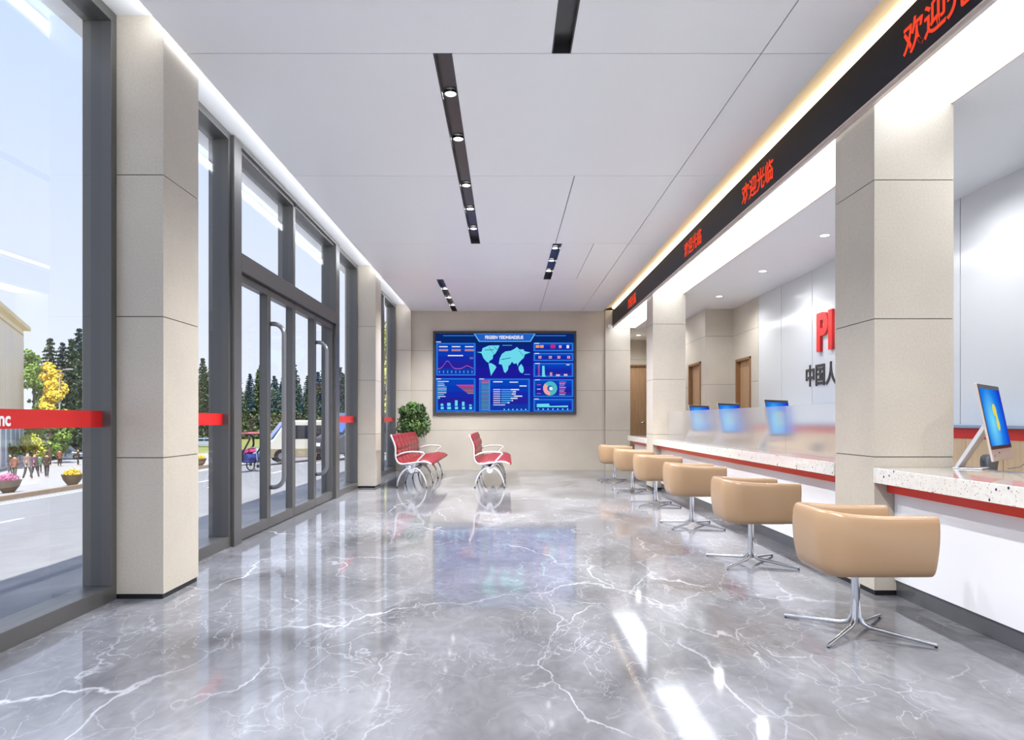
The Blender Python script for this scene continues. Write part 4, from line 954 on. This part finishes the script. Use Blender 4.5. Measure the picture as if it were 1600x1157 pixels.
# flower bowls
def bowl(px, py, s, fc, label, grp=None):
    t = thing('flower_planter', label, 'planter', at_px(px, py), group='bowl planters along the kerb')
    MB().lathe((0, 0, 0), [(0.16*s, 0), (0.18*s, 0.03*s), (0.32*s, 0.22*s), (0.38*s, 0.40*s), (0.40*s, 0.44*s), (0.36*s, 0.44*s), (0.33*s, 0.38*s)], 20).build('bowl', mat('brown_bowl', srgb(92, 72, 46), 0.6, noise=0.2), t, smooth='auto')
    r = random.Random(int(px)); leaf_cloud(r, [(0.2*s*math.cos(a_), 0.2*s*math.sin(a_), 0.48*s, 0.14*s) for a_ in (0, 1, 2, 3, 4, 5)] + [(0, 0, 0.5*s, 0.2*s)], 700, 0.03, 0.8).build('flowers', fc, t, fix=False)
M_PINK = leafmat('pink_flower', srgb(170, 40, 110), srgb(236, 150, 196)); M_YF = leafmat('yellow_flower', srgb(214, 180, 30), srgb(244, 222, 80))
bowl(13, 773, 1.0, M_PINK, 'brown bowl planter of pink flowers by the kerb'); bowl(113, 761, 0.9, M_YF, 'brown bowl planter of yellow flowers by the kerb')
bowl(311, 731, 0.9, M_YF, 'bowl planter of yellow flowers just past the near pillar')

# people
def person(px, py, h, rz, top, bot, label, dress=False, stride=0.18, bag=None, Z=None):
    t = thing('person', label, 'person', at_px(px, py, Z), rz); s = h / 1.7
    def skin(name, verts, edges, rad, m, parent):
        me = bpy.data.meshes.new(name); me.from_pydata([tuple(c * s for c in v) for v in verts], edges, []); o = bpy.data.objects.new(name, me); C.objects.link(o)
        md = o.modifiers.new('k', 'SKIN'); o.modifiers.new('s', 'SUBSURF').render_levels = 1
        for i, r in enumerate(rad): me.skin_vertices[0].data[i].radius = ((r if not isinstance(r, tuple) else r[0]) * s, (r if not isinstance(r, tuple) else r[1]) * s)
        me.skin_vertices[0].data[0].use_root = True
        dg = bpy.context.evaluated_depsgraph_get(); m2 = bpy.data.meshes.new_from_object(o.evaluated_get(dg)); bpy.data.objects.remove(o)
        m2.name = name; m2.materials.clear(); m2.materials.append(m); o = bpy.data.objects.new(name, m2); C.objects.link(o); o.parent = parent
        m2.polygons.foreach_set('use_smooth', [True] * len(m2.polygons)); return o
    a = stride
    V = [(0, 0, 0.95), (0, 0, 1.15), (0, 0, 1.36), (0, 0, 1.47), (0, 0.01, 1.55), (0, 0.015, 1.64),
         (-0.09, 0, 0.90), (-0.09, a * 0.6, 0.50), (-0.09, a, 0.08), (-0.09, a + 0.12, 0.04), (0.09, 0, 0.90), (0.09, -a * 0.3, 0.50), (0.09, -a, 0.10), (0.09, -a + 0.12, 0.04),
         (-0.17, 0, 1.38), (-0.22, -0.04, 1.12), (-0.21, 0.06, 0.90), (-0.21, 0.09, 0.80), (0.17, 0, 1.38), (0.22, 0.0, 1.12), (0.21, 0.1, 0.90), (0.21, 0.13, 0.80)]
    Ed = [(0, 1), (1, 2), (2, 3), (3, 4), (4, 5), (0, 6), (6, 7), (7, 8), (8, 9), (0, 10), (10, 11), (11, 12), (12, 13), (2, 14), (14, 15), (15, 16), (16, 17), (2, 18), (18, 19), (19, 20), (20, 21)]
    Rd = [0.13, 0.12, 0.14, 0.055, 0.085, 0.075, 0.08, 0.06, 0.04, 0.035, 0.08, 0.06, 0.04, 0.035, 0.05, 0.04, 0.03, 0.03, 0.05, 0.04, 0.03, 0.03]
    b = skin('body', V, Ed, Rd, mat('skin', srgb(206, 160, 130), 0.6), t)
    skin('coat', [V[0], V[1], V[2], (0, 0, 1.42)] + [V[14], V[15], V[16], V[18], V[19], V[20]] + [(0, 0, 0.72 if dress else 0.84)], [(0, 1), (1, 2), (2, 3), (2, 4), (4, 5), (5, 6), (2, 7), (7, 8), (8, 9), (0, 10)], [0.165, 0.15, 0.165, 0.09, 0.07, 0.055, 0.045, 0.07, 0.055, 0.045, 0.21 if dress else 0.17], top, t)
    skin('trousers', [(0, 0, 0.93), V[6], V[7], V[8], V[10], V[11], V[12]], [(0, 1), (1, 2), (2, 3), (0, 4), (4, 5), (5, 6)], [0.14, 0.095, 0.072, 0.055, 0.095, 0.072, 0.055], bot, t)
    MB().ell((0, -0.015 * s, 1.635 * s), 0.095 * s, 0.105 * s, 0.09 * s).build('hair', mat('dark_hair', srgb(40, 28, 22), 0.7), t, smooth=True)
    MB().ell((-0.035*s, 0.105*s, 1.60*s), 0.012*s, 0.006*s, 0.008*s, 6, 4).ell((0.035*s, 0.105*s, 1.60*s), 0.012*s, 0.006*s, 0.008*s, 6, 4).build('eye', M_DARK, t)
    if bag: MB().box(0.2*s, 0.32*s, -0.05*s, 0.2*s, 0.5*s, 0.78*s).tube([(0.26*s, 0.0, 0.78*s), (0.24*s, 0.08*s, 0.86*s), (0.26*s, 0.15*s, 0.78*s)], 0.01, 6).build('bag', bag, t, bevel=0.02)
    return t
K1 = mat('dark_brown_cloth', srgb(58, 40, 34), 0.85); K2 = mat('charcoal_cloth', srgb(52, 48, 52), 0.85); K3 = mat('taupe_cloth', srgb(116, 96, 92), 0.85); K4 = mat('plum_cloth', srgb(90, 66, 84), 0.85); K5 = mat('rust_cloth', srgb(120, 66, 40), 0.85); K6 = mat('green_cloth', srgb(60, 110, 80), 0.85)
person(16, 737, 1.62, 2.6, K1, K1, 'person in dark brown coat at the left of the standing group', Z=52)
person(23, 735, 1.6, 0.4, K5, K1, 'person in rust-brown jacket standing in the group on the plaza', Z=50)
person(43, 752, 1.66, -1.9, K3, K2, 'person in taupe coat striding in the walking couple', stride=0.26)
person(54, 749, 1.62, -1.7, K4, K2, 'person in plum jacket striding, right one of the walking couple', stride=0.24)
person(73, 748, 1.52, 0.3, K1, K2, 'person in dark skirted coat walking alone between the couple and the lamp post', dress=True, stride=0.12)
person(93, 730, 1.5, 0.8, K5, K1, 'person in rust coat standing next to the parked grey car', stride=0.05)
person(122, 728, 1.5, 2.2, K1, K2, 'person in dark coat beside the window-side edge of the plaza', stride=0.05)
person(62, 731, 1.4, 1.0, K6, K2, 'person in green jacket standing behind the walkers', stride=0.05, Z=54)

# vehicles
def car(loc, rz, L, W, H, body, label, cat, van=False, low=None, cloth=None):
    t = thing('van' if van else cat, label, cat, loc, rz)   # nose towards +x
    if van: pr = [(-L/2, 0.22), (L/2 - 0.1, 0.22), (L/2, 0.40), (L/2 - 0.04, H*0.46), (L/2 - 0.38, H*0.55), (L/2 - 0.85, H*0.96), (L/2 - 1.1, H), (-L/2 + 0.15, H), (-L/2, H*0.9)]
    else: pr = [(-L/2, 0.28), (L/2 - 0.1, 0.25), (L/2, 0.42), (L/2 - 0.1, 0.66), (L/2 - 1.1, 0.82), (L/2 - 1.75, H), (-L/2 + 0.9, H), (-L/2 + 0.2, 0.86), (-L/2, 0.8)]
    MB().prism(pr, -W/2, W/2, 'xz').build('body', body, t, bevel=0.05, smooth='auto')
    gl_ = mat('car_glass', srgb(26, 30, 40), 0.08); m = MB()
    z0, z1 = (H*0.56, H*0.88) if van else (0.88, H - 0.1)
    xs = [(-L/2 + 0.25, -L/2 + 1.0), (-L/2 + 1.08, -L/2 + 1.9), (-L/2 + 1.98, L/2 - 1.0)] if van else [(-L/2 + 0.95, -0.15), (-0.07, L/2 - 1.75)]
    for s_ in (-1, 1):
        for a_, b_ in xs: m.box(a_, b_, s_ * W/2 - 0.006, s_ * W/2 + 0.006, z0, z1)
    m.build('side_window', gl_, t, bevel=0.004)
    fw = [(L/2 - 0.36, H*0.58), (L/2 - 0.82, H*0.95), (L/2 - 0.84, H*0.93), (L/2 - 0.38, H*0.56)] if van else [(L/2 - 1.13, 0.85), (L/2 - 1.70, H - 0.03), (L/2 - 1.74, H - 0.05), (L/2 - 1.17, 0.83)]
    fw = [(x + 0.03, z + 0.015) for x, z in fw]
    MB().prism(fw, -W/2 + 0.12, W/2 - 0.12, 'xz').build('windscreen', mat('windscreen_blue', srgb(70, 100, 170), 0.08) if van else gl_, t)
    if low: MB().box(-L/2 - 0.01, L/2 - 0.1, -W/2 - 0.012, W/2 + 0.012, 0.24, H*0.34).build('lower_panel', low, t, bevel=0.01)
    for x in (-L/2 + 0.65, L/2 - 0.7):
        for y in (-W/2 - 0.02, W/2 - 0.16):
            wl = MB().cyl((x, y, 0.29), 0.29, 0.18, 22, axis='y').build('wheel', M_DARK, t, bevel=0.02); MB().cyl((x, y - 0.006, 0.29), 0.13, 0.192, 14, axis='y').build('hubcap', M_SATIN, wl)
    MB().box(L/2 - 0.03, L/2 + 0.012, -W/2 + 0.1, -W/2 + 0.4, 0.5, 0.62).box(L/2 - 0.03, L/2 + 0.012, W/2 - 0.4, W/2 - 0.1, 0.5, 0.62).build('headlight', M_WHITE, t)
    MB().box(L/2 - 0.06, L/2 + 0.02, -W/2 + 0.02, W/2 - 0.02, 0.28, 0.40).build('bumper', M_DARK, t, bevel=0.01)
    return t
M_SIL = mat('silver_paint', srgb(206, 204, 196), 0.25, metal=0.4); M_GCAR = mat('grey_paint', srgb(120, 128, 140), 0.25, metal=0.4); M_DKP = mat('dark_paint', srgb(60, 64, 72), 0.25)
vx, vy, vz = gp(468, 0, 29.0); car((vx, vy, vz), PI + 0.42, 3.0, 1.5, 1.72, M_SIL, 'silver van driving past outside the glass doors', 'van', True, low=mat('bronze_panel', srgb(128, 120, 100), 0.4))
car(at_px(104, 719), 0.25, 3.6, 1.6, 1.42, M_GCAR, 'grey car parked beyond the people on the plaza', 'car')
vx, vy, vz = gp(551, 0, 27.0); car((vx, vy, vz), PI + 0.9, 2.6, 1.4, 1.75, M_DKP, 'dark vehicle seen through the narrow window past the doors', 'car', True)
t = car((-(VX - 323) * 105 / F, 105, ZE + 0.1), 0.1, 4.6, 1.8, 1.3, mat('pale_blue_paint', srgb(140, 156, 180), 0.3), 'pale blue car far off on the lawn road past the near pillar', 'car')
# pedal cart with a canopy
def wheel_ring(m, c, r, w_=0.02, n=20):
    m.tube([(c[0] + r * math.cos(2*PI*i/n), c[1], c[2] + r * math.sin(2*PI*i/n)) for i in range(n + 1)], w_, 6)
def trike(px, Z, canopy, frame, label, s=1.0, rz=0):
    x, y, z = gp(px, 0, Z); t = thing('pedal_cart', label, 'tricycle', (x, y, z), rz, group='canopied three-wheelers on the street'); t.scale = (s, s, s)
    MB().prism([(-0.42, 1.30), (0.30, 1.34), (0.36, 1.28), (0.30, 1.27), (-0.40, 1.24)], -0.36, 0.36, 'xz').build('canopy', canopy, t, bevel=0.01)
    for y_ in (-0.32, 0.32):
        MB().tube([(0.28, y_, 1.28), (0.34, y_, 1.1), (0.16, y_, 0.85), (-0.02, y_, 0.62), (0.02, y_, 0.4)], 0.03, 8).build('strut', M_DARK, t, smooth=True)
        MB().tube([(-0.38, y_, 1.25), (-0.22, y_, 1.15), (-0.2, y_, 0.9), (-0.34, y_, 0.66), (-0.36, y_, 0.3)], 0.035, 8).build('strut', M_DARK, t, smooth=True)
    MB().prism([(-0.40, 0.34), (0.2, 0.30), (0.26, 0.5), (0.12, 0.62), (-0.1, 0.56), (-0.34, 0.74), (-0.44, 0.70)], -0.26, 0.26, 'xz').build('body', frame, t, bevel=0.03)
    MB().prism([(-0.1, 0.6), (0.1, 0.66), (0.08, 0.80), (-0.12, 0.72)], -0.16, 0.16, 'xz').build('seat', mat('magenta_seat', srgb(190, 60, 120), 0.5), t, bevel=0.02)
    for c in ((0.36, 0.0, 0.2), (-0.32, -0.3, 0.22), (-0.32, 0.3, 0.22)):
        m = MB(); wheel_ring(m, c, c[2] - 0.022, 0.022); m.cyl((c[0], c[1] - 0.02, c[2]), 0.05, 0.04, 10, axis='y')
        for k in range(4): a_ = PI * k / 4; rr = c[2] - 0.03; m.tube([(c[0] - rr*math.cos(a_), c[1], c[2] - rr*math.sin(a_)), (c[0] + rr*math.cos(a_), c[1], c[2] + rr*math.sin(a_))], 0.005, 4)
        m.build('wheel', M_DARK, t)
    MB().tube([(0.36, 0, 0.2), (0.28, 0, 0.7), (0.24, 0, 0.8)], 0.018, 8).tube([(0.24, -0.2, 0.82), (0.24, 0.2, 0.82)], 0.015, 8).build('fork', M_CHROME, t)
    MB().tube([(-0.32, -0.3, 0.22), (-0.32, 0.3, 0.22)], 0.015, 6).tube([(-0.3, 0, 0.3), (0.3, 0, 0.4)], 0.025, 6).build('axle', M_DARK, t)
trike(391, 23.5, mat('dusty_red', srgb(150, 80, 86), 0.6), mat('navy_blue', srgb(36, 50, 110), 0.4), 'three-wheeled cart with dusty red canopy outside the near door leaf', rz=-0.5)
trike(507, 34, M_WHITE, mat('pale_pink', srgb(220, 200, 206), 0.4), 'pale three-wheeled cart with white canopy behind the silver van', 1.25, rz=-0.4)
